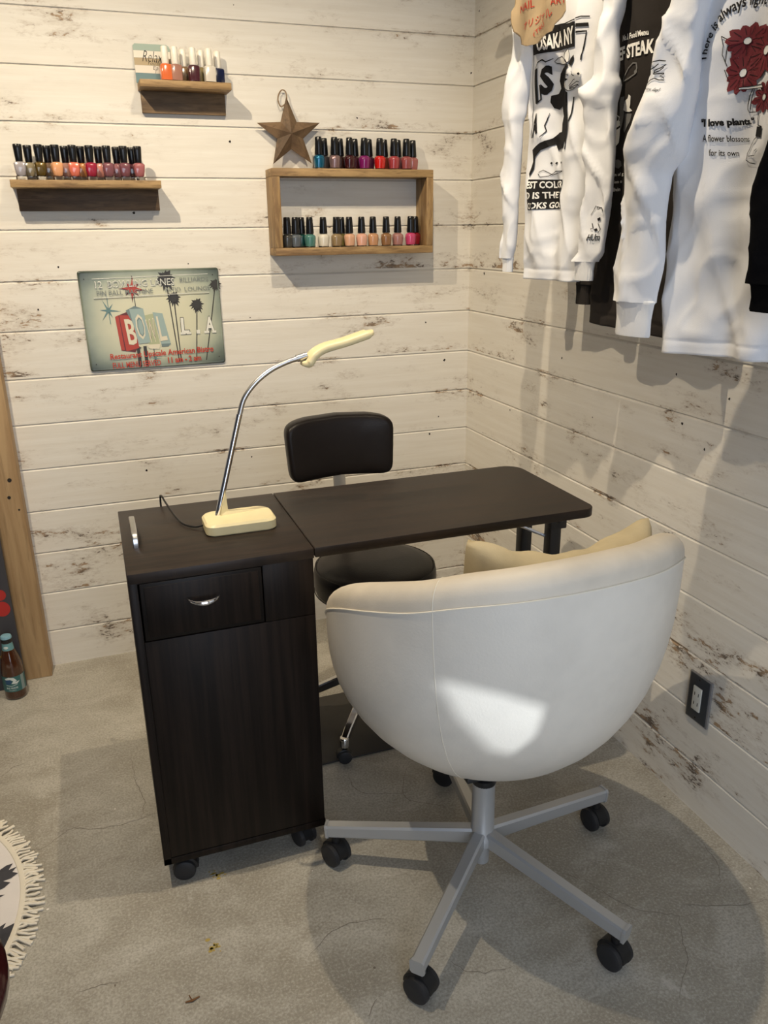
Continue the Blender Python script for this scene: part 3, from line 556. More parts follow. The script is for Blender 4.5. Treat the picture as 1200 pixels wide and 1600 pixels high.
for i in range(5):
    a = R(227+72*i); d = Vector((math.cos(a), math.sin(a), 0))
    c0 = Vector((SX, SY, 0))
    m = mb(M['chrome']); m.tube([c0+d*.015+Vector((0, 0, .135)), c0+d*.10+Vector((0, 0, .125)), c0+d*.19+Vector((0, 0, .078)), c0+d*.213+Vector((0, 0, .062))], 0, rect=lambda t: (.012-.003*t, .014-.005*t))
    m.lathe([(.0125, .046), (.0135, .05), (.0135, .068), (.011, .072)], tuple(c0+d*.214), 14)
    m.build('leg', root)
    castor(root, tuple(c0+d*.216), a+.6, .72, .006)
m = mb(M['chrome']); m.lathe([(.026, .105), (.030, .115), (.030, .148), (.024, .16)], (SX, SY, 0), 20); m.build('hub', root)

# ---------------------------------------------------------------- floor mat
m = mb(M['mat']); m.box((-.655, -.655, .0025), (.66, .31, .005), .001)
tag(m.build('floor_mat', loc=(-.655, -.655, 0)), 'dark thin board mat on the floor under the black stool', 'mat')

# ---------------------------------------------------------------- white tub chair
CX, CY = -.545, -1.285
root = thing('tub_chair', 'cream leatherette tub swivel chair on silver five-star base with black casters', 'chair', (CX, CY, 0))
PSI = R(-82.5)
HT = [(0,.814),(15,.811),(30,.801),(45,.786),(60,.761),(75,.738),(90,.709),(105,.668),(120,.612),(135,.556),(150,.514),(165,.492),(180,.486)]
HL = list(HT)
HRT = [(0,.814),(15,.809),(30,.800),(45,.776),(60,.728),(75,.674),(90,.630),(105,.592),(120,.560),(135,.532),(150,.508),(165,.492),(180,.486)]
def H(ph):
    d = math.degrees((ph+PI) % (2*PI)-PI); HT = HRT if d > 0 else HL; d = abs(d)
    for (a, p), (b_, q) in zip(HT, HT[1:]):
        if d <= b_:
            t = (d-a)/(b_-a); i = HT.index((a, p)); p0 = HT[i-1][1] if i else HT[1][1]; q1 = HT[i+2][1] if i+2 < len(HT) else HT[-2][1]
            return .040+.5*((2*p)+(q-p0)*t+(2*p0-5*p+4*q-q1)*t*t+(3*p-p0-3*q+q1)*t**3)
    return .040+HT[-1][1]
def RR(ph): return .327*.324/math.sqrt((.324*math.sin(ph))**2+(.327*math.cos(ph))**2)
Z0 = .309
def outer(ph, t):          # t 0..1 from the bottom to the seam under the rim
    r = RR(ph)*math.sqrt(max(0, 1-(1-t)**2.75)); z = Z0+(H(ph)-.040-Z0)*t
    return r, z
NPH = 120
def pol(ph, r, z): a = PSI+ph; return (CX+r*math.cos(a), CY+r*math.sin(a), z)
PHS = [2*PI*i/NPH for i in range(NPH)]
prof = []
TS = [.0008, .004, .012, .03, .06, .1, .15, .21, .28, .36, .45, .55, .65, .75, .85, .93, 1.0]
m = mb(M['cream'])
m.loft([[pol(ph, *outer(ph, t)) for ph in PHS] for t in TS], True, False)
# inside of the tub
def inner_wall(ph, k):     # k 0 top .. 1 seat level
    top = H(ph)-.045; bot = .43; z = top+(bot-top)*k; r = RR(ph)-.066-.035*k*k
    return r, z
m.loft([[pol(ph, *inner_wall(ph, k)) for ph in PHS] for k in (0, .25, .5, .75, 1)]+[[pol(ph, .10, .425) for ph in PHS]], False, True)
m.build('shell', root, 70, merge=.0001)
m = mb(M['creamrim'])
rimp = []
for a in range(0, 11):
    th = PI*a/10; rimp.append((math.cos(th), math.sin(th)))
m.loft([[pol(ph, RR(ph)-.032+.032*c*(1 if c > 0 else 1.06), H(ph)-.040+.040*(abs(s_)**.8)) for ph in PHS] for c, s_ in rimp], False, False)
m.build('padded_rim', root, 80)
m = mb(M['thread'])
m.tube([pol(ph, RR(ph)+.0008, H(ph)-.041) for ph in PHS+[0]], .0016, 6)
m.build('rim_piping', root)
for sgn in (-1, 1):
    phs = R(53)*sgn; m = mb(M['thread'])
    m.tube([pol(phs*(1-.05*(1-t)), outer(phs, t)[0]+.0003, outer(phs, t)[1]) for t in [.01, .03, .06, .1, .16, .24, .34, .46, .6, .75, .88, 1.0]], .0006, 6)
    m.tube([pol(phs, RR(phs)-.032+.0325*math.cos(a), H(phs)-.040+.0405*abs(math.sin(a))**.8) for a in [PI*k/10 for k in range(11)]], .0009, 6)
    m.build('panel_seam', root)
m = mb(M['creamrim'])
m.loft([[pol(ph, r*(1.0), z) for ph in PHS] for r, z in ((.12, .428), (.222, .430), (.236, .442), (.238, .470), (.228, .487), (.19, .495), (.08, .498))]); m.build('seat_cushion', root, 60)
# base
HX, HY = -.5648, -1.2972
m = mb(M['blackplastic']); m.lathe([(.022, .285), (.022, .325), (.012, .33)], (HX, HY, 0), 20); m.lathe([(.0242, .244), (.0255, .249), (.0245, .258), (.019, .261)], (HX, HY, 0), 28); m.lathe([(.013, .25), (.013, .33)], (HX, HY, 0), 14); m.build('gas_lift', root)
m = mb(M['blackmetal']); m.box((HX, HY, .318), (.15, .15, .012), .003); m.build('seat_plate', root)
m = mb(M['silver']); m.lathe([(.016, .045), (.0165, .06), (.0165, .09), (.030, .098), (.030, .118), (.0245, .126), (.0235, .236), (.0246, .242), (.0246, .246)], (HX, HY, 0), 32); m.build('hub_column', root)
for i in range(5):
    a = R(151.77+72*i); d = Vector((math.cos(a), math.sin(a), 0)); c0 = Vector((HX, HY, 0))
    m = mb(M['silver'])
    m.tube([c0+d*.020+Vector((0, 0, .112)), c0+d*.12+Vector((0, 0, .104)), c0+d*.335+Vector((0, 0, .086))], 0, rect=lambda t: (.0135-.001*t, .019-.004*t))
    m.tube([c0+d*.333+Vector((0, 0, .086)), c0+d*.3385+Vector((0, 0, .0855))], 0, rect=(.0142, .0172))
    m.build('star_leg', root)
    castor(root, tuple(c0+d*.318), R((205, 214, 198, 190, 222)[i]), 1.05, .012)

# ---------------------------------------------------------------- throw pillow
def pillow(name, c, W, Hh, T, rx, rz, sag):
    m = mb(M['beige']); n = 26; Mx = Matrix.Translation(c) @ Matrix.Rotation(rz, 4, 'Z') @ Matrix.Rotation(rx, 4, 'X')
    for side in (1, -1):
        g = []
        for j in range(n+1):
            row = []
            for i in range(n+1):
                u = -1+2*i/n; v = -1+2*j/n
                x = u*W/2*(1-.05*u**6*v**6-.10*(1-v*v)*abs(u)**3*0-.07*(1-v*v)); z = v*Hh/2*(1-(.27 if v > 0 else .08)*(1-abs(u)**1.9)-.10*u**6*max(0, v)**6)
                t = max(0, (1-u**4)*(1-v**4))**.55
                y = side*T/2*t + .004*side*t*math.sin(9*u+4*v) + .006*math.sin(14*u)*abs(v)**6*(1-abs(u))
                y += sag*abs(u)**2.2; z += -.012*u
                z += .003*math.sin(16*u+1)*max(0, v)**5
                row.append(m.bm.verts.new(Mx @ Vector((x, y, z))))
            g.append(row)
        for j in range(n):
            for i in range(n): m.face([g[j][i], g[j][i+1], g[j+1][i+1], g[j+1][i]])
    return m.build(name, smooth=180, loc=(c[0], c[1], c[2]-Hh/2), merge=.0002)
tag(pillow('throw_pillow', (-.466, -1.40, .655), .410, .35, .13, R(12), R(4), .055), 'beige canvas throw pillow standing inside the cream tub chair', 'pillow')

# ---------------------------------------------------------------- wall shelves
def shelf_unit(name, label, xa, xb, ztop, depth, th, bxa, bxb, zb, bm_, topm):
    r = thing(name, label, 'shelf', ((xa+xb)/2, 0, zb))
    m = mb(topm); m.box(((xa+xb)/2, -depth/2-.0005, ztop-th/2), (xb-xa, depth, th), .0015); m.build('shelf_board', r)
    m = mb(bm_); m.box(((bxa+bxb)/2, -.0075, (zb+ztop-th)/2), (bxb-bxa, .014, ztop-th-zb), .001); m.build('back_board', r)
    return r
shelf_unit('wall_shelf', 'small brown wooden wall shelf holding white-capped polishes, highest on the wall', -1.010, -.769, 1.704, .085, .018, -1.005, -.777, 1.632, M['shelfmid'], M['shelf'])
shelf_unit('wall_shelf', 'long brown wooden ledge shelf at the left wall above the tin sign', -1.362, -.981, 1.456, .090, .019, -1.353, -.984, 1.381, M['shelfdark'], M['shelf'])
r = thing('box_shelf', 'open rectangular rustic wooden box shelf with two levels of black-capped polishes', 'shelf', (-.43, 0, 1.25))
fx0, fx1, fz0, fz1, ft = -.671, -.171, 1.252, 1.492, .022
for nm, c, s_, mt in (('top_board', ((fx0+fx1)/2, -.0455, fz1-ft/2), (fx1-fx0, .089, ft), 'shelf'), ('bottom_board', ((fx0+fx1)/2, -.0455, fz0+ft/2), (fx1-fx0, .089, ft), 'shelf'),
                      ('side_board', (fx0+ft/2, -.0455, (fz0+fz1)/2), (ft, .0885, fz1-fz0-2*ft), 'shelfv'), ('side_board', (fx1-ft/2, -.0455, (fz0+fz1)/2), (ft, .0885, fz1-fz0-2*ft), 'shelfv')):
    m = mb(M[mt]); m.box(c, s_, .0018); m.build(nm, r)

# ---------------------------------------------------------------- nail polish
POL = {}
def polmat(name, col, rough=.18, metal=0):
    if name not in POL: POL[name] = newmat('polish_'+name.replace(' ', '_'), [x**1.12*.86 for x in col], rough, metal, Coat_Weight=.8)
    return POL[name]
def sq(z, hx, hy, e=.45, n=20, off=0):
    return [(hx*math.copysign(abs(math.cos(a))**e, math.cos(a)), hy*math.copysign(abs(math.sin(a))**e, math.sin(a)), z) for a in [2*PI*k/n+off for k in range(n)]]
MESH = {}
def bottle_meshes(kind):
    if kind in MESH: return MESH[kind]
    def me(mbx, nm):
        o = mbx.build(nm, smooth=50); me_ = o.data; bpy.data.objects.remove(o); return me_
    if kind == 'round':       # squat round-shouldered bottle, tall black cap
        g = mb(M['glass']); g.loft([sq(0, .0105, .0105, .7), sq(.0008, .0125, .0125, .7), sq(.0028, .0128, .0128, .7), sq(.003, .0115, .0115, .7)])
        p = mb(M['hole']); p.loft([sq(.003, .0122, .0122, .7), sq(.012, .0138, .0138, .75), sq(.024, .0150, .0150, .8), sq(.030, .0149, .0149, .85), sq(.034, .0120, .0120, 1), sq(.036, .0078, .0078, 1)])
        c = mb(M['capblack']); c.loft([sq(.0362, .0106, .0106, 1), sq(.038, .0111, .0111, 1), sq(.070, .0093, .0093, 1), sq(.079, .0087, .0087, 1), sq(.081, .0075, .0075, 1)])
    elif kind == 'white':     # square shouldered bottle with slim white cap
        g = mb(M['glass']); g.loft([sq(0, .012, .012, .3), sq(.001, .0132, .0132, .3), sq(.003, .0134, .0134, .3)])
        p = mb(M['hole']); p.loft([sq(.003, .0134, .0134, .3), sq(.036, .0138, .0138, .3), sq(.039, .0125, .0125, .4), sq(.041, .0075, .0075, .9)])
        c = mb(M['capwhite']); c.loft([sq(.041, .0080, .0080, 1), sq(.042, .0084, .0084, 1), sq(.079, .0080, .0080, 1), sq(.081, .0070, .0070, 1)])
    else:                     # tapered polish drop in a clear bottle, flared black cap
        g = mb(M['glass']); g.loft([sq(0, .0108, .0105, .35), sq(.0008, .0115, .011, .35), sq(.009, .0121, .0115, .35), sq(.0092, .0100, .0098, .35)])
        p = mb(M['hole']); p.loft([sq(.0085, .0085, .0085, .6), sq(.011, .0102, .0102, .5), sq(.022, .0122, .0118, .4), sq(.036, .0133, .0125, .35), sq(.0385, .0110, .0105, .5), sq(.040, .0070, .0070, .9)])
        c = mb(M['capblack']); c.loft([sq(.040, .0072, .0072, .9), sq(.041, .0078, .0078, .9), sq(.066, .0094, .0094, .8), sq(.0755, .0098, .0098, .8), sq(.077, .0088, .0088, .8)])
    MESH[kind] = (me(g, 'glass_base'), me(p, 'polish'), me(c, 'cap')); return MESH[kind]
first = {}
def polish(kind, x, y, z, color, label, group):
    G, Pm, Cp = bottle_meshes(kind)
    r = thing('nail_polish_bottle', label, 'nail polish', (x, y, z), group)
    key = (kind, color[0]); 
    if key not in first:
        q = Pm.copy(); q.materials.clear(); q.materials.append(polmat(*color)); first[key] = q
    for nm, me in (('glass_base', G), ('colour_bottle', first[key]), ('cap', Cp)):
        o = bpy.data.objects.new(nm, me); C.objects.link(o); o.parent = r
    r.rotation_euler = (0, 0, random.uniform(-.12, .12)+.15)
    r.scale = {'round': (1.09, 1.09, 1.06), 'white': (1.10, 1.10, 1.04), 'taper': (1.14, 1.1, 1.12)}[kind]
    return r
ORD = ['first', 'second', 'third', 'fourth', 'fifth', 'sixth', 'seventh', 'eighth', 'ninth', 'tenth', 'eleventh']
def row(kind, xs, y, z, cols, cap, where, group):
    for i, (x, c) in enumerate(zip(xs, cols)):
        polish(kind, x, y, z+.0002, c, '%s nail polish, %s cap, %s%s' % (c[0], cap, ORD[i], where), group)
row('taper', L_F, -.066, 1.456, [('pale lilac grey', (.42,.39,.41)), ('olive gold', (.17,.11,.02), .25, .5), ('light peach', (.80,.42,.22)), ('coral pink', (.72,.20,.13)), ('deep crimson', (.38,.02,.06)), ('mauve', (.25,.10,.12)), ('plum mauve', (.22,.08,.10)), ('dusty rose', (.42,.15,.16))], 'black', ' from left, long ledge front row', 'polishes on the long ledge shelf')
row('taper', L_B, -.037, 1.456, [('khaki beige', (.32,.27,.17)), ('taupe brown', (.20,.13,.08)), ('rosy brown', (.40,.22,.17)), ('burnt orange', (.52,.23,.08)), ('salmon', (.70,.32,.25)), ('pinkish mauve', (.36,.16,.17)), ('dark wine', (.10,.02,.03))], 'black', ' from left, long ledge back row', 'polishes on the long ledge shelf')
row('white', S_F, -.056, 1.704, [('bright orange', (.80,.20,.06)), ('rose beige', (.45,.24,.18)), ('dark plum', (.09,.02,.03)), ('milky white', (.75,.70,.62))], 'white', ' from left, small shelf front row', 'polishes on the small top shelf')
row('white', S_B, -.026, 1.704, [('bronze brown', (.22,.13,.06)), ('olive beige', (.27,.21,.09)), ('navy blue', (.006,.014,.07))], 'white', ' from left, small shelf back row', 'polishes on the small top shelf')
row('round', T_F, -.062, fz1, [('metallic blue', (.01,.17,.30), .25, .5), ('silvery mauve', (.33,.22,.22), .3, .5), ('dark maroon', (.06,.008,.012)), ('magenta purple', (.24,.015,.15)), ('bright red', (.62,.02,.015)), ('rose red', (.42,.07,.08)), ('dusty pink red', (.36,.10,.10))], 'black', ' in front row atop box shelf', 'polishes on top of the box shelf')
row('round', T_B, -.028, fz1, [('dark grey', (.07,.06,.06)), ('dark chocolate', (.05,.02,.015)), ('dark burgundy', (.07,.012,.02)), ('dark violet', (.08,.02,.05)), ('brick brown', (.20,.05,.03)), ('muted mauve', (.25,.11,.11)), ('light rose', (.50,.18,.17))], 'black', ' in back row atop box shelf', 'polishes on top of the box shelf')
B_F[0] += .006
row('round', B_F, -.060, fz0+ft, [('charcoal', (.06,.06,.055)), ('slate blue grey', (.13,.15,.17)), ('sea green', (.10,.25,.22)), ('cream white', (.78,.74,.64)), ('golden taupe', (.33,.24,.13)), ('pale peach', (.74,.45,.30)), ('peach pink', (.80,.47,.36)), ('light tan', (.60,.34,.19)), ('caramel brown', (.32,.17,.08)), ('dusty rose pink', (.43,.22,.20)), ('hot pink', (.60,.08,.20))], 'black', ' in front row inside box shelf', 'polishes inside the box shelf')
row('round', B_B, -.030, fz0+ft, [('dark teal', (.01,.09,.08)), ('olive yellow', (.24,.20,.06)), ('deep red', (.35,.01,.03))], 'black', ' in back row inside box shelf', 'polishes inside the box shelf')

# ---------------------------------------------------------------- wooden star
r = thing('wooden_star', 'brown carved wooden star with rope loop leaning on top of the box shelf', 'star', (-.597, -.03, fz1))
m = mb(M['star']); cx, cz, Ro, Ri = -.5985, 1.5865, .098, .040
tilt = .12
def sp_(x, y, z): return (x, -.012-y-(1.70-z)*tilt, z)
pts = []
for i in range(10):
    a = PI/2+i*PI/5+R(1.5); q = Ro if i % 2 == 0 else Ri; pts.append((cx+q*math.cos(a), cz+q*math.sin(a)))
fr = [m.bm.verts.new(sp_(x, .004, z)) for x, z in pts]; bk = [m.bm.verts.new(sp_(x, 0, z)) for x, z in pts]; ap = m.bm.verts.new(sp_(cx, .026, cz))
for i in range(10):
    j = (i+1) % 10; m.face([ap, fr[i], fr[j]]); m.face([fr[i], bk[i], bk[j], fr[j]])
m.face(bk); m.build('star_body', r, smooth=None)
m = mb(M['rope']); m.tube(catmull([(-.603, -.016, 1.668), (-.617, -.014, 1.660), (-.624, -.012, 1.674), (-.622, -.010, 1.690), (-.612, -.010, 1.703), (-.602, -.012, 1.700), (-.599, -.014, 1.686), (-.601, -.018, 1.670)], 5), .0018, 6); m.build('rope_loop', r)

# ---------------------------------------------------------------- small striped card behind the polishes
r = thing('striped_plaque', 'small striped pastel plaque with script lettering behind the orange polish', 'plaque', (-.965, -.01, 1.704))
px0, px1, pz0, pz1 = -1.013, -.917, 1.704, 1.800
cols = [(.33,.42,.36), (.74,.70,.60), (.42,.33,.20), (.70,.64,.55), (.13,.22,.24)]
m = mb(newmat('plaque_edge', (.25,.28,.25), .6)); PY = -.013
def plq(x, z, g=0): return Vector((x, -.006-(1.80-z)*.11-g-.003, z))
bars = [(1.784, 1.800), (1.766, 1.7835), (1.748, 1.7655), (1.729, 1.7475), (1.704, 1.7285)]
for i, (a, b) in enumerate(reversed(bars)): pass
rings = []
ol = [(px0+.005, pz1), (px1-.008, pz1), (px1-.002, pz1-.004), (px1, pz1-.010), (px1, pz0), (px0, pz0), (px0, pz1-.005)]
m.loft([[plq(x, z, -.003) for x, z in ol], [plq(x, z, .0) for x, z in ol]]); pb = m.build('plaque_board', r, smooth=None)
A = Art(plq, .05, .0003)
for (a, b), c in zip(bars, cols):
    mt = newmat('plaque_stripe', c, .6)
    if b >= 1.799: A.fill([(px0, a), (px1, a), (px1, b-.010), (px1-.002, b-.004), (px1-.008, b), (px0+.005, b), (px0, b-.005)], mt)
    else: A.fill([(px0, a), (px1, a), (px1, b), (px0, b)], mt)
A.text('Relax', [(-.992, 1.757), (-.938, 1.755), (-.938, 1.782), (-.990, 1.784)], M['ink'], 2, -.012, .35)
A.text("You're at", [(-.978, 1.750), (-.930, 1.747), (-.930, 1.757), (-.978, 1.759)], M['ink'], 2, -.012, .3)
A.text('Ea', [(-.966, 1.738), (-.952, 1.738), (-.952, 1.747), (-.966, 1.747)], M['ink'], 2, -.012, .2); A.text('T', [(-.962, 1.729), (-.955, 1.729), (-.955, 1.737), (-.962, 1.737)], M['ink'], 2, -.012, .2)
A.build('plaque_print', r)

# ---------------------------------------------------------------- tin sign
r = thing('tin_sign', 'tin bowling alley sign with palm trees on the left wall below the ledge', 'sign', (-1.03, -.004, .94))
def signbase():
    m = newmat('sign_sky_print', (.5,.52,.45), .32); k = N(m); x, y, z = k.sep(k.pos())
    u = k.math('DIVIDE', k.math('ADD', x, 1.03), .2); v = k.math('DIVIDE', k.math('SUBTRACT', z, 1.08), .14)
    d = k.math('SQRT', k.math('ADD', k.math('POWER', k.math('ABSOLUTE', u), 3.0), k.math('POWER', k.math('ABSOLUTE', v), 3.0)))
    n = k.noise(k.pos(), 14, 4); dd = k.math('MULTIPLY_ADD', n, .25, d)
    c = k.mix(k.ramp(dd, .40, 1.25), c4((.64,.62,.44)), c4((.30,.35,.28))); c = k.mix(k.ramp(dd, .85, 1.55), c, c4((.035,.05,.04)))
    k.col(c); return m
sm = signbase(); m = mb(sm)
A0 = [(-1.2295, 1.2215), (-.8325, 1.2215), (-.8315, .9395), (-1.2265, .9375)]
def on(x, z, g=0): return Vector((x, -.006-g-.0006*math.sin(9*x), z))
def inset(d): 
    return [(-1.2295+d, 1.2215-d), (-.8325-d, 1.2215-d), (-.8315-d, .9395+d), (-1.2265+d, .9375+d)]
def rc(P, rad=.006):
    o = []
    for i, p in enumerate(P):
        p = Vector(p); a = (Vector(P[i-1])-p).normalized()*rad; b = (Vector(P[(i+1) % 4])-p).normalized()*rad
        o += [p+a, p+a*.3+b*.3, p+b]
    return o
m.loft([[(x, -.0035, z) for x, z in rc(inset(0))], [(x, -.0055, z) for x, z in rc(inset(0))], [(x, -.0078, z) for x, z in rc(inset(.003))], [(x, -.0072, z) for x, z in rc(inset(.006))]]); SM = m
def SG(px, py):     # artwork coordinates: 0..100 across, 0..70 down
    a = px/100; b = py/70
    bl = Vector(A0[3]); br = Vector(A0[2]); tl = Vector(A0[0]); tr = Vector(A0[1])
    return (tl*(1-a)+tr*a)*(1-b)+(bl*(1-a)+br*a)*b
A = Art(lambda x, y, g: on(*SG(x, y), .0016+g), 30, .00035); A.m = SM
def Q(x0, y0, x1, y1): return [(x0, y1), (x1, y1), (x1, y0), (x0, y0)]
mk = lambda n, c, **k: newmat(n, c, .4, **k)
sR, sRd, sB, sBl, sG_, sY, sW, sK, sT, sO = mk('sign_red', (.42,.05,.025)), mk('sign_dark_red', (.13,.02,.015)), mk('sign_blue', (.32,.42,.40)), mk('sign_blue_side', (.16,.22,.22)), mk('sign_green', (.42,.45,.27)), mk('sign_cream', (.72,.66,.50)), mk('sign_white', (.75,.74,.66)), mk('sign_dark', (.035,.03,.022)), mk('sign_teal', (.12,.22,.22)), mk('sign_orange_red', (.50,.05,.018))
sGy = mk('sign_grey_letter', (.22,.24,.21))
def palm(x, top, base_x, R0, lay=1, wdt=.8):
    A.stroke([(x, top), (x+(base_x-x)*.35, top+(70-top)*.35), (base_x, 67)], wdt, sK, lay)
    for k in range(15):
        a = 2*PI*k/15+.2; L = R0*(.8+.35*((k*7) % 5)/5)
        dx, dy = math.cos(a)*L, math.sin(a)*L*1.05
        A.fill([(x, top), (x+dx*.5-dy*.22, top+dy*.5+dx*.22), (x+dx, top+dy+L*.15), (x+dx*.55+dy*.16, top+dy*.55-dx*.16)], sK, lay)
    A.ell((x, top), R0*.55, R0*.6, sK, lay, n=10)
palm(61, 7, 65, 7.5); palm(65.5, 20.5, 66.5, 5.5); palm(82, 26, 78, 5.6); palm(97, 12, 85.5, 5.0)
# starbursts
def burst(x, y, R0, mt, n=10, lay=1, ri=.2):
    P = []
    for i in range(2*n):
        a = PI*i/n+.1; q = R0*(1 if i % 4 == 0 else .68) if i % 2 == 0 else R0*ri; P.append((x+q*math.cos(a)*1.05, y+q*math.sin(a)))
    A.fill(P, mt, lay)
A.stroke([(37, 4), (37.4, 30)], .5, sK); burst(36.5, 13.5, 9.5, sRd, 8, 2, .28); burst(36.5, 13, 7.0, sR, 8, 3, .4); burst(18, 27.5, 8.5, sT, 6, 1, .16); A.stroke([(18, 18), (18.3, 37)], .5, sT)
# sign boxes B O W L
A.fill([(22, 32), (30.5, 29), (35, 31.5), (36, 53.5), (33.5, 58), (23.5, 56)], sRd, 2); A.fill([(22, 32), (24.5, 31), (26, 56), (23.5, 56)], sR, 3); A.fill([(25, 31), (34.5, 31.5), (36.5, 55), (27, 57)], sR, 3)
A.fill([(30, 28), (36.5, 25), (42, 27), (43, 52), (40, 51)], sBl, 4); A.fill([(32.5, 27), (42.5, 27), (45, 51.5), (36.5, 52)], sB, 5)
A.fill([(42, 32), (49, 31), (52, 54), (44, 54.5)], sG_, 4); A.fill([(42, 53), (52, 53), (51, 56.5), (44, 56)], sY, 5)
A.fill([(49, 30), (56, 31), (60, 54), (53, 54)], sB, 3); A.fill([(53, 53), (60, 53), (58, 55), (53, 55)], sBl, 4)
A.text('B', [(29.5, 52), (36, 53), (35, 34), (28, 34)], sY, 6, .02); A.text('O', [(37, 49), (43, 49), (41.5, 30.5), (35, 31)], sY, 6, .0); A.text('O', [(38, 47), (42, 47), (41, 33), (36.5, 33)], sBl, 7, -.02)
A.text('W', [(44, 52), (51, 51), (49, 34), (43, 35)], sY, 6, .02); A.text('L', [(52.5, 51), (58, 50.5), (55, 33), (51, 33)], sY, 6, .02); A.text('W', [(44.8, 51), (50.6, 50), (48.6, 35), (43.8, 36)], sK, 7, -.03)
for x in (34.5, 39.5): A.fill([(x, 54), (x+2.4, 54), (x+2.6, 69), (x+.2, 69)], sK, 1)
burst(37, 55, 2, sK, 6, 2); A.stroke([(47, 56), (47.5, 69)], .5, sK); burst(47.5, 63.5, 5, sT, 6, 1, .15)
# lettering
A.stroke([(9.5, 5.5), (92, 4.2)], .35, sW, 3); A.stroke([(9, 18.5), (92, 17.3)], .35, sW, 3); A.stroke([(9, 19.5), (92, 18.3)], .25, sK, 3)
A.text('12  BOWLING LANES', [(11, 11.8), (67, 11.3), (67, 6.5), (11, 7)], sW, 8, .012); A.text('12  BOWLING LANES', [(11, 11.2), (67, 10.7), (67, 7.1), (11, 7.6)], sGy, 9, -.022)
A.text('BILLIARDS', [(71, 9.6), (92, 9.2), (92, 5.8), (71, 6.2)], sGy, 9)
A.text('PIN BALL MACHINE', [(11.5, 17), (51, 16.6), (51, 13.2), (11.5, 13.6)], sGy, 9, .006); A.text('PATIO', [(60, 16.2), (71, 16), (71, 12.8), (60, 13)], sGy, 9); A.text('LOUNGE', [(74, 16.2), (93, 15.8), (93, 12.6), (74, 13)], sGy, 9)
for ch, x0_, x1_ in (('L', 68.5, 75), ('A', 86.5, 94)):
    A.text(ch, [(x0_, 47), (x1_, 47), (x1_, 34.5), (x0_, 34.5)], sK, 7, .06); A.text(ch, [(x0_+.3, 46.6), (x1_-.3, 46.6), (x1_-.3, 34.9), (x0_+.3, 34.9)], sW, 8, .035)
    A.fill([(x0_-.8, 47), (x0_+3, 47), (x0_+3, 45.4), (x0_-.8, 45.4)], sW, 8); A.fill([(x1_-2.4, 47), (x1_+.8, 47), (x1_+.8, 45.4), (x1_-2.4, 45.4)], sW, 8)
A.fill(Q(80, 44.2, 82.4, 47), sW, 8)
A.text('Restaurant Upscale American Bistro', [(15, 63.5), (91.5, 62.3), (91.5, 56.5), (15, 58)], sO, 9, .02)
A.text('FULL MENU SERVED', [(16, 69), (51, 68.6), (51, 64.3), (16, 64.6)], sO, 9, .012); A.text('11 am - 2 am', [(56.5, 67.5), (81.5, 67), (81.5, 62.6), (56.5, 63)], sO, 9, .025)
for x, y in ((4, 5.5), (95.5, 5), (4.5, 65), (95.5, 65)): A.ell((x, y), .5, .5, sK, 3, n=8)
A.build('sign_plate', r)

# ---------------------------------------------------------------- wall outlet
r = thing('wall_outlet', 'dark grey wall outlet plate with ivory twin sockets low on the right wall', 'outlet', (0, -1.268, .235))
m = mb(M['plateedge']); m.box((-.003, -1.268, .295), (.006, .072, .120), .0025); m.build('plate_rim', r)
m = mb(M['plate']); m.box((-.0055, -1.2675, .2955), (.004, .063, .114), .0018); m.build('cover_plate', r)
m = mb(M['socket']); m.box((-.0085, -1.266, .296), (.004, .026, .060), .001); s_ = m.build('socket', r)
m = mb(M['hole'])
for z in (.308, .284):
    for y in (-1.260, -1.272): m.box((-.0106, y, z), (.0006, .0018, .008))
for z in (.345, .247): m.lathe([(.0022, -.0078), (.0022, -.0074)], (0, -1.267, z), 8, 'x')
m.build('socket_slot', s_)

# ---------------------------------------------------------------- beer bottle and board by the post
r = thing('beer_bottle', 'brown beer bottle with teal wave label standing on the floor by the post', 'bottle', (-1.561, -.152, 0))
bx, by = -1.561, -.152
m = mb(M['amber']); m.lathe([(.024, .001), (.0295, .003), (.031, .010), (.031, .095), (.0295, .112), (.024, .135), (.017, .158), (.0142, .180), (.0138, .196)], (bx, by, 0), 36); m.build('glass_body', r, 60)
teal = newmat('teal_label', (.035,.13,.13), .5); lb = newmat('label_white', (.62,.68,.66), .5); lblue = newmat('label_blue', (.02,.07,.16), .5); lg = newmat('label_grey', (.22,.28,.28), .5)
A = Art(lambda s, z, g: Vector((bx+(.0312+g)*math.sin(s/.0312), by-(.0312+g)*math.cos(s/.0312), z)), .004, .0002)
A.fill([(-.048, .030), (.048, .030), (.048, .080), (-.048, .080)], teal, 1)
A.fill([(-.022, .074), (-.010, .080), (.004, .077), (.012, .066), (.006, .062), (.020, .064), (.012, .056), (-.004, .058), (.002, .066), (-.006, .072), (-.018, .070)], lb, 3)
A.fill([(-.022, .070), (-.008, .072), (-.002, .064), (-.008, .056), (-.020, .056)], lblue, 2)
A.fill([(.024, .030), (.036, .030), (.036, .080), (.024, .080)], lg, 2); A.stroke([(-.02, .053), (-.004, .050), (.012, .054)], .0015, lb, 3)
A.text('BIG WAVE', [(-.020, .040), (.012, .040), (.012, .046), (-.020, .046)], lb, 3, .02); A.text('GOLDEN', [(-.014, .034), (.006, .034), (.006, .037), (-.014, .037)], lb, 3)
A.build('front_label', r)
A = Art(lambda s, z, g: Vector((bx+(.0166-(z-.160)*.11+g)*math.sin(s/.016), by-(.0166-(z-.160)*.11+g)*math.cos(s/.016), z)), .004, .0003)
A.fill([(-.048, .160), (.048, .160), (.048, .182), (-.048, .182)], newmat('neck_label', (.13,.30,.33), .5), 1); A.ell((-.004, .170), .007, .004, lb, 2); A.build('neck_label', r)
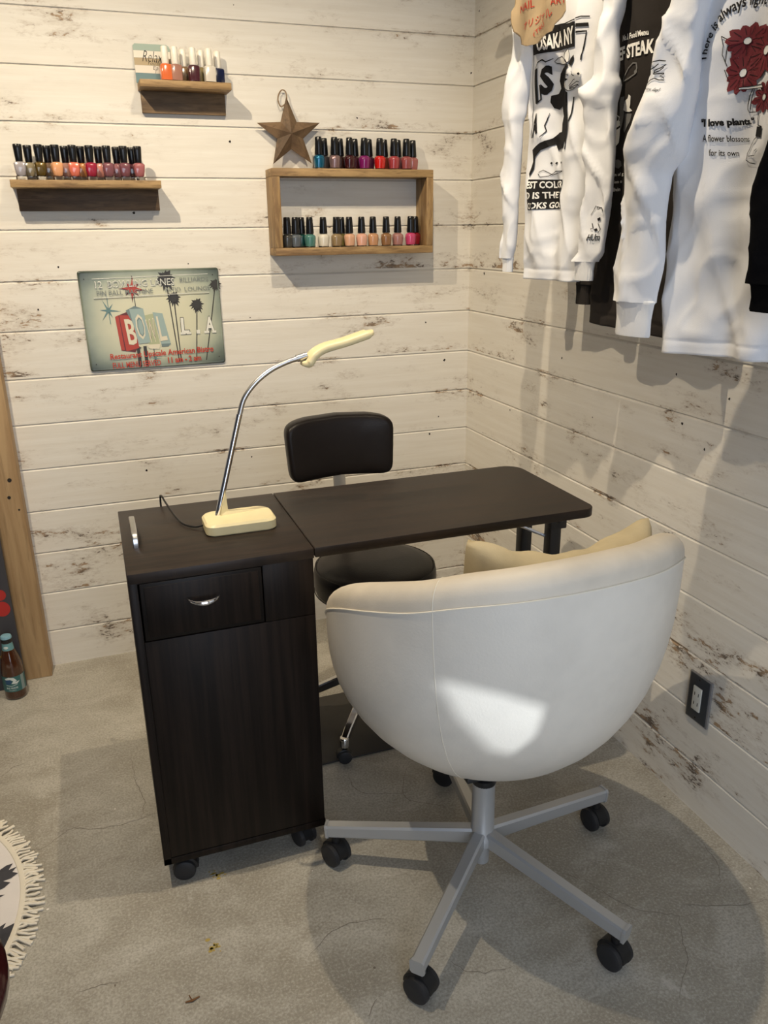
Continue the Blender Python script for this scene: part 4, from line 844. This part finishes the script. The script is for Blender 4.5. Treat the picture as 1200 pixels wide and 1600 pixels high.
m = mb(newmat('cap_dark_band', (.01,.012,.014), .4)); m.lathe([(.0142, .183), (.0150, .185), (.0150, .197)], (bx, by, 0), 24); m.build('bottle_lip', r)
m = mb(newmat('light_blue_cap', (.22,.42,.52), .35)); m.lathe([(.0158, .196), (.0158, .2), (.014, .204), (.006, .205)], (bx, by, 0), 24); m.build('bottle_cap', r)
r = thing('advertising_board', 'dark board with red spots and gold script behind the beer bottle', 'board', (-1.75, -.10, 0))
m = mb(newmat('slate_board', (.045,.043,.050), .5)); m.box((-1.75, -.1, .28), (.43, .015, .56), .002); SM = m
A = Art(lambda x, z, g: Vector((x, -.1078-g, z)), .2, .0004); A.m = SM
redm = newmat('board_red', (.42,.02,.015), .5); gold = newmat('board_gold', (.55,.36,.06), .5)
for x, z, q in ((-1.562, .315, .016), (-1.563, .27, .022), (-1.62, .30, .03), (-1.58, .375, .018)): A.ell((x, z), q, q*1.1, redm, 1)
A.text('Cola', [(-1.66, .11), (-1.558, .115), (-1.55, .15), (-1.66, .15)], gold, 1, .01, .3)
A.build('board_panel', r)

# ---------------------------------------------------------------- round fringed rug
RC = (-1.885, -1.02); r = thing('round_rug', 'round cream rug with black leaf pattern and tasselled fringe at the lower left', 'rug', (*RC, 0))
m = mb(M['rug']); m.lathe([(.386, .0005), (.394, .002), (.394, .0055), (.384, .0075), (.02, .0078)], (*RC, 0), 96); SM = m
m = mb(M['yarn']); m.lathe([(.384, .006), (.386, .0095), (.391, .0105), (.396, .0095), (.398, .004)], (*RC, 0), 96); m.build('rug_border', r)
A = Art(lambda x, y, g: Vector((x, y, .0079+g)), .2, .0004); A.m = SM
base = [[(x-RC[0], y-RC[1]) for x, y in s] for s in RUGPAT]
for kx in range(5):
    a = 2*PI*kx/5
    for s in base:
        s2 = [(RC[0]+x*math.cos(a)-y*math.sin(a), RC[1]+x*math.sin(a)+y*math.cos(a)) for x, y in s]; A.fill(s2, M['rugblack'])
A.build('rug_body', r)
m = mb(M['yarn']); rg = random.Random(3)
for i in range(420):
    a = 2*PI*i/420+rg.uniform(-.006, .006); sk = rg.gauss(0, .20)+.18*math.sin(a*23); L = rg.uniform(.032, .046)
    if i % 23 == 0: continue
    p0 = Vector((RC[0]+.390*math.cos(a), RC[1]+.390*math.sin(a), .006)); d = Vector((math.cos(a+sk), math.sin(a+sk), 0)); n = Vector((-d.y, d.x, 0)); b = rg.uniform(-.007, .007)
    m.tube([p0, p0+d*L*.35+n*b+Vector((0, 0, rg.uniform(.000, .003))), p0+d*L*.7+n*b*.6+Vector((0, 0, -.002)), p0+d*L+Vector((0, 0, -.003))], .0033, 6)
o = m.build('fringe', r); o['kind'] = 'stuff'

# ---------------------------------------------------------------- dark red stool at the lower left edge
sx, sy = -1.577, -1.66
r = thing('round_stool', 'dark red glossy round stool cut off at the lower left corner', 'stool', (sx, sy, 0))
m = mb(M['oxblood']); m.lathe([(.02, .47), (.13, .47), (.155, .465), (.168, .452), (.168, .438), (.155, .428), (.02, .425)], (sx, sy, 0), 48); m.build('seat', r, 60)
for i in range(4):
    a = PI/4+i*PI/2+.35; m = mb(M['oxblood']); m.tube([(sx+.09*math.cos(a), sy+.09*math.sin(a), .43), (sx+.15*math.cos(a), sy+.15*math.sin(a), .0)], lambda t: .014-.004*t, 12); m.build('leg', r)
# bit of dried leaf
m = mb(newmat('dry_leaf', (.16,.07,.02), .8)); lx, ly = LEAF
m.tube([(lx-.012, ly, .0015), (lx, ly-.002, .003), (lx+.014, ly+.003, .0015)], lambda t: .0012+.001*math.sin(PI*t), 5); m.tube([(lx, ly, .002), (lx-.004, ly+.012, .0018)], .0009, 5)
tag(m.build('dry_leaf', loc=(lx, ly, 0)), 'tiny brown dried leaf fragment on the concrete near the bottom edge', 'leaf')
# ---------------------------------------------------------------- long sleeve shirts on the right wall
ANG = R(12); NV = Vector((-math.cos(ANG), -math.sin(ANG), 0)); CV = Vector((math.sin(ANG), -math.cos(ANG), 0))
def lerp(a, b, t): return a+(b-a)*t
def piece(tab, z):
    """tab: list of (z, values...) from the top down, linear in z"""
    if z >= tab[0][0]: return tab[0][1:]
    for a, b in zip(tab, tab[1:]):
        if z >= b[0]:
            t = (a[0]-z)/(a[0]-b[0]); t = t*t*(3-2*t); return tuple(lerp(p, q, t) for p, q in zip(a[1:], b[1:]))
    return tab[-1][1:]
class Shirt:
    def __init__(s, key, label, body, hem, mat, cuffmat, seed, fold=1.0, ztop=1.90, tilt=0):
        s.o = Vector((*SH[key], 0)); s.body = body; s.hem = hem; s.mat = mat; s.cm = cuffmat; s.ztop = ztop; s.seed = seed; s.fold = fold; s.tilt = tilt
        c = piece(body, 1.5)[0]
        s.root = thing('long_sleeve_shirt', label, 'shirt', s.W(c, 0, hem), 'long sleeve shirts hanging on the right wall')
        s.build_body()
    def W(s, ss, off, z): return s.o+CV*ss+NV*off+Vector((0, 0, z))
    def folds(s, ss, z):
        k = max(0, min(1, (s.ztop-z)/(s.ztop-s.hem))); k = .25+.75*k; q = s.seed; w = (s.ztop-z)*.10
        return s.fold*k*(.0085*math.sin(38*(ss+w*.3)+q)+.0055*math.sin(71*ss+q*2.3+z*1.5)+.003*math.sin(23*z+30*ss+q)+.0022*math.sin(57*z-44*ss+q*3))+s.crease(ss, z, .0065*k)
    def crease(s, ss, z, amp):
        n1 = noise.noise(Vector((ss*11+z*3+s.seed*7, z*3.2, s.seed))); n2 = noise.noise(Vector((ss*9-z*7, z*9+ss*6, s.seed*3)))
        return s.fold*amp*((1-min(1, abs(n1)*3.2))**2*1.3-.4+(1-min(1, abs(n2)*4.5))**2*.6)
    def front(s, ss, z, g=0):
        c, a, b = piece(s.body, z); u = min(1, abs((ss-c)/a)); return s.W(ss, b*(1-u**4)**.5+s.folds(ss, z)+g, z)
    def build_body(s):
        rings = []; n = 180; zs = []
        z = s.ztop
        while z > s.hem+.03: zs.append(z); z -= .007
        zs += [s.hem+.026, s.hem+.0235, s.hem+.021, s.hem+.012, s.hem+.004, s.hem]
        for z in zs:
            c, a, b = piece(s.body, z); ring = []
            pin = -.0014 if abs(z-(s.hem+.0235)) < .0005 else 0
            for i in range(n):
                th = 2*PI*i/n; cu = math.copysign(abs(math.cos(th))**.85, math.cos(th)); sn = math.sin(th); ss = c+a*cu
                off = math.copysign((1-abs(cu)**4)**.5, sn)*(b+pin)
                zz = z+s.tilt*(ss-c)*max(0, (1.5-z)/.4)
                ring.append(s.W(ss, off+s.folds(ss, z), zz))
            rings.append(ring)
        m = mb(s.mat); m.loft(rings, True, False); o = m.build('shirt_body', s.root, 60)
        md = o.modifiers.new('cloth', 'SOLIDIFY'); md.thickness = .0018; md.offset = -1
        m = mb(s.cm); zt = s.ztop; c, a, b = piece(s.body, zt)
        m.tube([s.W(c+a*.98*math.cos(t), b*math.sin(t), zt+.004+.006*abs(math.cos(t))) for t in [2*PI*i/40 for i in range(41)]], 0, rect=(.002, .010)); m.build('collar', s.root)
    def sleeve(s, tab, cuff, name='sleeve', mat=None, sharp=1.0):
        """tab (z, s, off, hw, hd) top down; cuff (z0, z1, s, off, hw, hd)"""
        tab = sorted(tab, key=lambda r: -r[0]); z = tab[0][0]; rings = []; n = 40; q = s.seed*1.7+len(tab)+tab[0][1]*9
        zs = []
        while z > tab[-1][0]: zs.append(z); z -= .008
        zs.append(tab[-1][0])
        cfg = dict(tab=tab, q=q)
        def surf(th, z):
            c, off, hw, hd = piece(tab, z); cu, sn = math.cos(th), math.sin(th)
            wr = 1+.16*math.sin(3*th+q+z*9)*.5+.10*math.sin(46*z+2.2*th+q)*sharp*(.4+.6*abs(math.sin(11*z+q)))
            ox = .004*math.sin(31*z+q)*sharp
            return s.W(c+hw*math.copysign(abs(cu)**.8, cu)*(1+.05*math.sin(38*z+q))+ox, off+hd*math.copysign(abs(sn)**.8, sn)*wr+.005*math.sin(60*(c+hw*cu)+q)*sharp+s.crease(c*2+hw*cu*1.5+off, z*1.7, .0065)*(1 if sn > 0 else .3), z)
        for z in zs: rings.append([surf(2*PI*i/n, z) for i in range(n)])
        m = mb(mat or s.mat); m.loft(rings); o = m.build(name, s.root, 70)
        z0, z1, c, off, hw, hd = cuff; rr = []
        m = mb(s.cm)
        for z, f in ((z0+.003, 1.0), (z0, 1.06), (z0-.004, 1.0), ((z0+z1)/2, .92), (z1+.004, .94), (z1, .90)):
            rr.append([s.W(c+hw*f*math.cos(2*PI*i/n), off+hd*f*math.sin(2*PI*i/n)+.0009*math.sin(18*PI*i/n*2), z) for i in range(n)])
        m.loft(rr); m.build('cuff', o, 60)
        def mp(ss, z, g):
            c, off, hw, hd = piece(tab, z); x = max(-.97, min(.97, (ss-c)/hw)); th = math.acos(math.copysign(abs(x)**1.25, x)); p = surf(th, z)
            return p+NV*(.0018+g)
        return o, mp
SCOL = {}
# ---- shirt 1: white, black back print
s1 = Shirt('s1', 'white long sleeve shirt with black hair-salon style pin-up print, nearest the corner',
   [(1.90, .09, .045, .020), (1.875, .09, .080, .026), (1.84, .09, .125, .030), (1.75, .09, .122, .030), (1.60, .085, .112, .026), (1.40, .075, .096, .022), (1.2, .072, .092, .020)], 1.206, M['white_cotton'], M['white_rib'], 1.3, 1.0)
s1.sleeve([(1.855, .012, .0, .030, .028), (1.80, -.018, .012, .032, .028), (1.72, -.030, .016, .033, .026), (1.62, -.046, .018, .031, .024), (1.575, -.058, .020, .029, .026), (1.54, -.062, .020, .024, .020), (1.40, -.064, .018, .025, .018), (1.28, -.069, .016, .021, .014), (1.252, -.071, .016, .018, .012)], (1.252, 1.220, -.070, .016, .0165, .010))
o, bmp = s1.sleeve([(1.855, .185, .006, .034, .030), (1.80, .225, .030, .034, .024), (1.72, .250, .044, .020, .018), (1.67, .238, .048, .021, .018), (1.605, .238, .050, .023, .020), (1.58, .226, .048, .046, .026), (1.545, .234, .050, .038, .022), (1.50, .243, .050, .034, .018), (1.39, .243, .050, .034, .016), (1.27, .240, .050, .032, .014), (1.252, .226, .050, .030, .014)], (1.252, 1.213, .221, .050, .027, .012))
A = Art(lambda s, z, g: s1.front(s, z, .0016+g), .006, .0004)
K, W_, G_, R_ = M['ink'], M['wink'], M['gink'], M['rink']
A.fill(PX['s1_band'], K); A.text('OSAKA NY', PX['s1_osaka'], W_, 2, .035)
A.stroke(PX['s1_line1'], .0022, K); A.stroke(PX['s1_line2'], .002, K); A.fill(PX['s1_b2'], K); A.stroke(PX['s1_l3'], .0022, K); A.stroke(PX['s1_frame'], .0035, K); A.stroke(PX['s1_fr2'], .0032, K); A.stroke(PX['s1_edge'], .0022, K)
A.fill(PX['s1_I'], K); A.stroke([PX['s1_L'][3], PX['s1_L'][0]], .006, K); A.stroke([PX['s1_L'][0], PX['s1_L'][1], PX['s1_L'][2]], .004, K); A.text('S', PX['s1_S'], K, 1, .05); A.text('A', PX['s1_A'], K, 1, .05)
A.stroke(PX['s1_sw1'], .003, K, taper=True); A.stroke(PX['s1_sw2'], .003, K, taper=True); A.fill(PX['s1_hair'], K)
for b in ('s1_bow1', 's1_bow2'): A.fill(PX[b], W_, 2); A.stroke(PX[b], .0014, K, 3)
A.fill(PX['s1_bow3'], K, 2); A.fill(PX['s1_face'], W_, 2); A.stroke(PX['s1_face'][:5], .0012, K, 3); A.fill(PX['s1_eye1'], K, 3); A.fill(PX['s1_eye2'], K, 3); A.stroke(PX['s1_brow'], .0012, K, 3)
for i in range(5): A.stroke(PX['s1_h%d' % i], .0014, K, 4)
A.fill(PX['s1_splash'], K)
for p in PX['s1_dots']: A.fill([(p[0]-.004, p[1]), (p[0], p[1]-.003), (p[0]+.004, p[1]), (p[0], p[1]+.003)], K)
A.stroke(PX['s1_sw3'], .0014, K); A.stroke(PX['s1_sw4'], .0014, K)
A.fill(PX['s1_box'], K); A.text('EST COLOR', PX['s1_t1'], W_, 2, .03); A.text('D IS THE C', PX['s1_t2'], W_, 2, .03); A.text('OOKS GOO', PX['s1_t3'], W_, 2, .03)
A.build('back_print', s1.root)
A = Art(bmp, .006, .0004)
cx = sum(p[0] for p in PX['s1_bears'])/5
for q in ('s1_bears', 's1_bearl', 's1_bearl2', 's1_bear'): A.stroke(PX[q], .0016, K)
A.fill(PX['s1_beareye'], K); A.fill(PX['s1_bearn'], K); A.text('HUm', PX['s1_beart'], K, 1, .02, .3)
A.build('cuff_print', o)
# ---- shirt 2: washed black
s2 = Shirt('s2', 'washed black long sleeve shirt with white steak menu print between two white shirts',
   [(1.88, .065, .050, .018), (1.85, .065, .085, .024), (1.81, .065, .125, .026), (1.5, .065, .135, .022), (1.12, .066, .146, .018)], 1.112, M['black_cotton'], M['black_cotton'], 2.1, .8, 1.88, -.06)
s2.sleeve([(1.83, -.035, .0, .030, .024), (1.74, -.066, -.004, .030, .022), (1.45, -.092, -.004, .028, .018), (1.30, -.100, -.002, .026, .016), (1.20, -.108, .0, .023, .014)], (1.20, 1.156, -.108, .0, .022, .012))
s2.sleeve([(1.83, .165, .0, .030, .024), (1.74, .195, -.010, .030, .018), (1.45, .215, -.016, .028, .014), (1.22, .222, -.016, .024, .012)], (1.22, 1.17, .222, -.016, .022, .010))
A = Art(lambda s, z, g: s2.front(s, z, .0016+g), .006, .0004)
A.text('No.1 Food Menu', PX['s2_t1'], W_, 1, .035); A.text('EEF STEAK', PX['s2_t2'], W_, 1, .04); A.stroke(PX['s2_steak'], .0024, G_)
A.ell((PX['s2_steak'][5][0]-.002, PX['s2_steak'][5][1]-.006), .003, .004, G_)
for q in ('s2_pl1', 's2_pl2', 's2_pl3', 's2_heart'): A.fill(PX[q], G_)
A.fill(PX['s2_barrel'], W_); A.stroke(PX['s2_barh1'], .004, M['black_cotton'], 2); A.stroke(PX['s2_barh2'], .004, M['black_cotton'], 2); A.stroke(PX['s2_rim'], .0022, W_, 2)
A.fill(PX['s2_hand'], W_); A.fill(PX['s2_w1'], W_)
A.text('eration of g', PX['s2_t3'], W_, 1, .02); A.text('pression o', PX['s2_t4'], W_, 1, .02); A.text('and livin', PX['s2_t5'], W_, 1, .02)
A.build('front_print', s2.root)
# ---- shirt 3: white, flowers
s3 = Shirt('s3', 'large white long sleeve shirt printed with crimson flowers and plant slogan',
   [(1.88, .170, .060, .020), (1.85, .165, .105, .028), (1.80, .160, .185, .032), (1.5, .162, .205, .028), (1.32, .165, .203, .024), (1.10, .172, .193, .022)], 1.108, M['white_cotton'], M['white_rib'], .4, 1.0, 1.88, .04)
o, smp = s3.sleeve([(1.84, .030, .012, .040, .032), (1.76, .010, .035, .040, .030), (1.66, -.004, .045, .034, .028), (1.57, -.020, .050, .037, .026), (1.49, -.036, .054, .054, .034), (1.445, -.040, .054, .056, .034), (1.40, -.058, .052, .046, .024), (1.34, -.066, .050, .050, .020), (1.25, -.066, .048, .053, .018), (1.19, -.064, .048, .047, .016)], (1.19, 1.128, -.064, .048, .043, .014))
s3.sleeve([(1.84, .32, .0, .038, .03), (1.74, .37, .006, .04, .028), (1.45, .40, .0, .038, .02), (1.2, .405, .0, .032, .016)], (1.20, 1.14, .405, .0, .029, .013))
A = Art(lambda s, z, g: s3.front(s, z, .0016+g), .006, .0004)
A.text('"I love plants."', PX['s3_love'], K, 1, .05); A.text('A flower blossoms', PX['s3_af'], K, 1, .012); A.text('for its own', PX['s3_own'], K, 1, .012)
# slogan on an arch over the bouquet
a_, b_, c_ = Vector(PX['s3_arc'][0]), Vector(PX['s3_arc'][2]), Vector(PX['s3_arc'][4])
dd = 2*(a_.x*(b_.y-c_.y)+b_.x*(c_.y-a_.y)+c_.x*(a_.y-b_.y))
ux = ((a_.length_squared)*(b_.y-c_.y)+(b_.length_squared)*(c_.y-a_.y)+(c_.length_squared)*(a_.y-b_.y))/dd
uy = ((a_.length_squared)*(c_.x-b_.x)+(b_.length_squared)*(a_.x-c_.x)+(c_.length_squared)*(b_.x-a_.x))/dd
cc = Vector((ux, uy)); rad = (a_-cc).length; an0 = math.atan2(a_.y-cc.y, a_.x-cc.x); an1 = math.atan2(c_.y-cc.y, c_.x-cc.x)
A.textarc('There is always light', (ux, uy), rad, an0, an0+(an1-an0)*1.32, .0165, K, 1, .018)
def flower(c, r, rot, petals, sx=1.0, sy=1.0):
    for i in range(petals):
        a = rot+2*PI*i/petals; L = r*(.9+.15*((i*5) % 3)/2); w = r*.24
        q = [(0, 0), (L*.35, w*.6), (L*.75, w), (L, w*.35), (L*.97, -w*.2), (L*.75, -w*.9), (L*.3, -w*.5)]
        A.fill([(c[0]+sx*(x*math.cos(a)-y*math.sin(a)), c[1]+sy*(x*math.sin(a)+y*math.cos(a))) for x, y in q], R_, 1+(i % 2))
        A.stroke([(c[0]+sx*(x*math.cos(a)), c[1]+sy*(x*math.sin(a))) for x in (L*.35, L*.8)], .0008, K, 3)
    A.ell(c, r*.17*sx, r*.2*sy, W_, 4); A.stroke([(c[0]+r*.17*sx*math.cos(t), c[1]+r*.2*sy*math.sin(t)) for t in [2*PI*i/10 for i in range(11)]], .0008, K, 5)
f1 = PX['s3_fl1']; flower(f1[0], abs(f1[2][1]-f1[0][1])*1.02, .2, 12)
f2 = PX['s3_fl2']; flower(f2[0], .034, .1, 11, 1.0, .75)
flower(PX['s3_fl3'][0], .034, .5, 11); flower(PX['s3_fl4'][0], .024, .5, 9)
A.fill(PX['s3_tray'], W_, 5); A.stroke(PX['s3_tray'], .0012, K, 6, True)
for i in range(12): A.stroke(PX['s3_ln%d' % i], .0013, K, 1)
A.fill(PX['s3_black'], K)
A.build('back_print', s3.root)
A = Art(smp, .006, .0004)
for q in ['s3_bird%d' % i for i in range(8)]+['s3_nice']: PX[q] = [(x+.016, z) for x, z in PX[q]]
for i in range(8): A.stroke(PX['s3_bird%d' % i], .0015, K)
A.text('nice day!', PX['s3_nice'], K, 1, .005, .3); A.build('sleeve_print', o)
# ---- shirt 4: jet black at the right edge
SH['s4'] = (-.20, -1.48)
s4 = Shirt('s4', 'jet black long sleeve shirt at the right edge beside the flower print shirt',
   [(1.88, .26, .060, .020), (1.85, .26, .105, .028), (1.80, .26, .165, .032), (1.12, .26, .150, .022)], 1.12, M['jet_cotton'], M['jet_cotton'], 3.3, .9, 1.88)
s4.sleeve([(1.84, .11, .012, .038, .03), (1.76, .07, .03, .046, .03), (1.60, .070, .035, .05, .028), (1.47, .060, .036, .052, .026), (1.30, .054, .036, .056, .022), (1.235, .054, .036, .054, .02)], (1.235, 1.193, .056, .036, .046, .014))
s4.sleeve([(1.84, .41, .0, .038, .03), (1.74, .45, .0, .04, .028), (1.2, .47, .0, .034, .016)], (1.20, 1.14, .47, .0, .029, .013))
# rail and hangers above the frame
m = mb(M['blackmetal']); m.tube([(-.185, -.45, 1.985), (-.185, -2.1, 1.985)], .0125, 14)
for y in (-.5, -1.25, -2.05): m.tube([(-.185, y, 1.985), (-.004, y, 1.985)], .008, 10); m.lathe([(.02, -.006), (.02, 0)], (0, y, 1.985), 16, 'x')
tag(m.build('clothes_rail', loc=(0, -1.25, 1.985)), 'black steel clothes rail on the right wall holding the four shirts', 'rail')
for nm, s in (('s1', s1), ('s2', s2), ('s3', s3), ('s4', s4)):
    c, a, b = piece(s.body, 1.6); zt = s.ztop; P0 = s.W(c, 0, zt)
    hk = [s.W(c, 0, zt+.0), s.W(c, 0, zt+.05)]; rx = -.185
    m = mb(M['blackmetal']); m.tube([P0+Vector((0, 0, -.02)), P0+Vector((0, 0, .04)), Vector((rx-.016, P0.y, 1.975)), Vector((rx-.014, P0.y, 1.998)), Vector((rx, P0.y, 2.0)), Vector((rx+.014, P0.y, 1.99))], .0022, 8)
    m.tube([s.W(c-a*.8, 0, zt-.062), P0+Vector((0, 0, -.02)), s.W(c+a*.8, 0, zt-.062)], .004, 8)
    tag(m.build('clothes_hanger', loc=tuple(P0)), 'black hanger inside the '+{'s1': 'pin-up print', 's2': 'steak menu print', 's3': 'flower print', 's4': 'jet black'}[nm]+' shirt', 'hanger', 'hangers on the rail')
# ---- kraft paper note on the first shirt
r = thing('paper_note', 'torn brown kraft paper note with red handwriting on the pin-up print shirt', 'note', (-.276, -.76, 1.69))
def npos(y, z, g=0): return Vector((-.275-g+.004*math.sin(70*y)+.003*math.sin(60*z+40*y), y, z))
A = Art(npos, .006, .0); A.fill(TAG, M['kraft'], 0); ob = A.m.build('paper', r, 60)
md = ob.modifiers.new('paper', 'SOLIDIFY'); md.thickness = .0006
A = Art(lambda y, z, g: npos(y, z, .0010+g), .006, .0003)
for body, q in zip(('NAIL', 'オリジナル', '(TRU', 'ART'), TAGT): A.text(body, q, M['redpen'], 1, .0, .15)
A.build('handwriting', r)
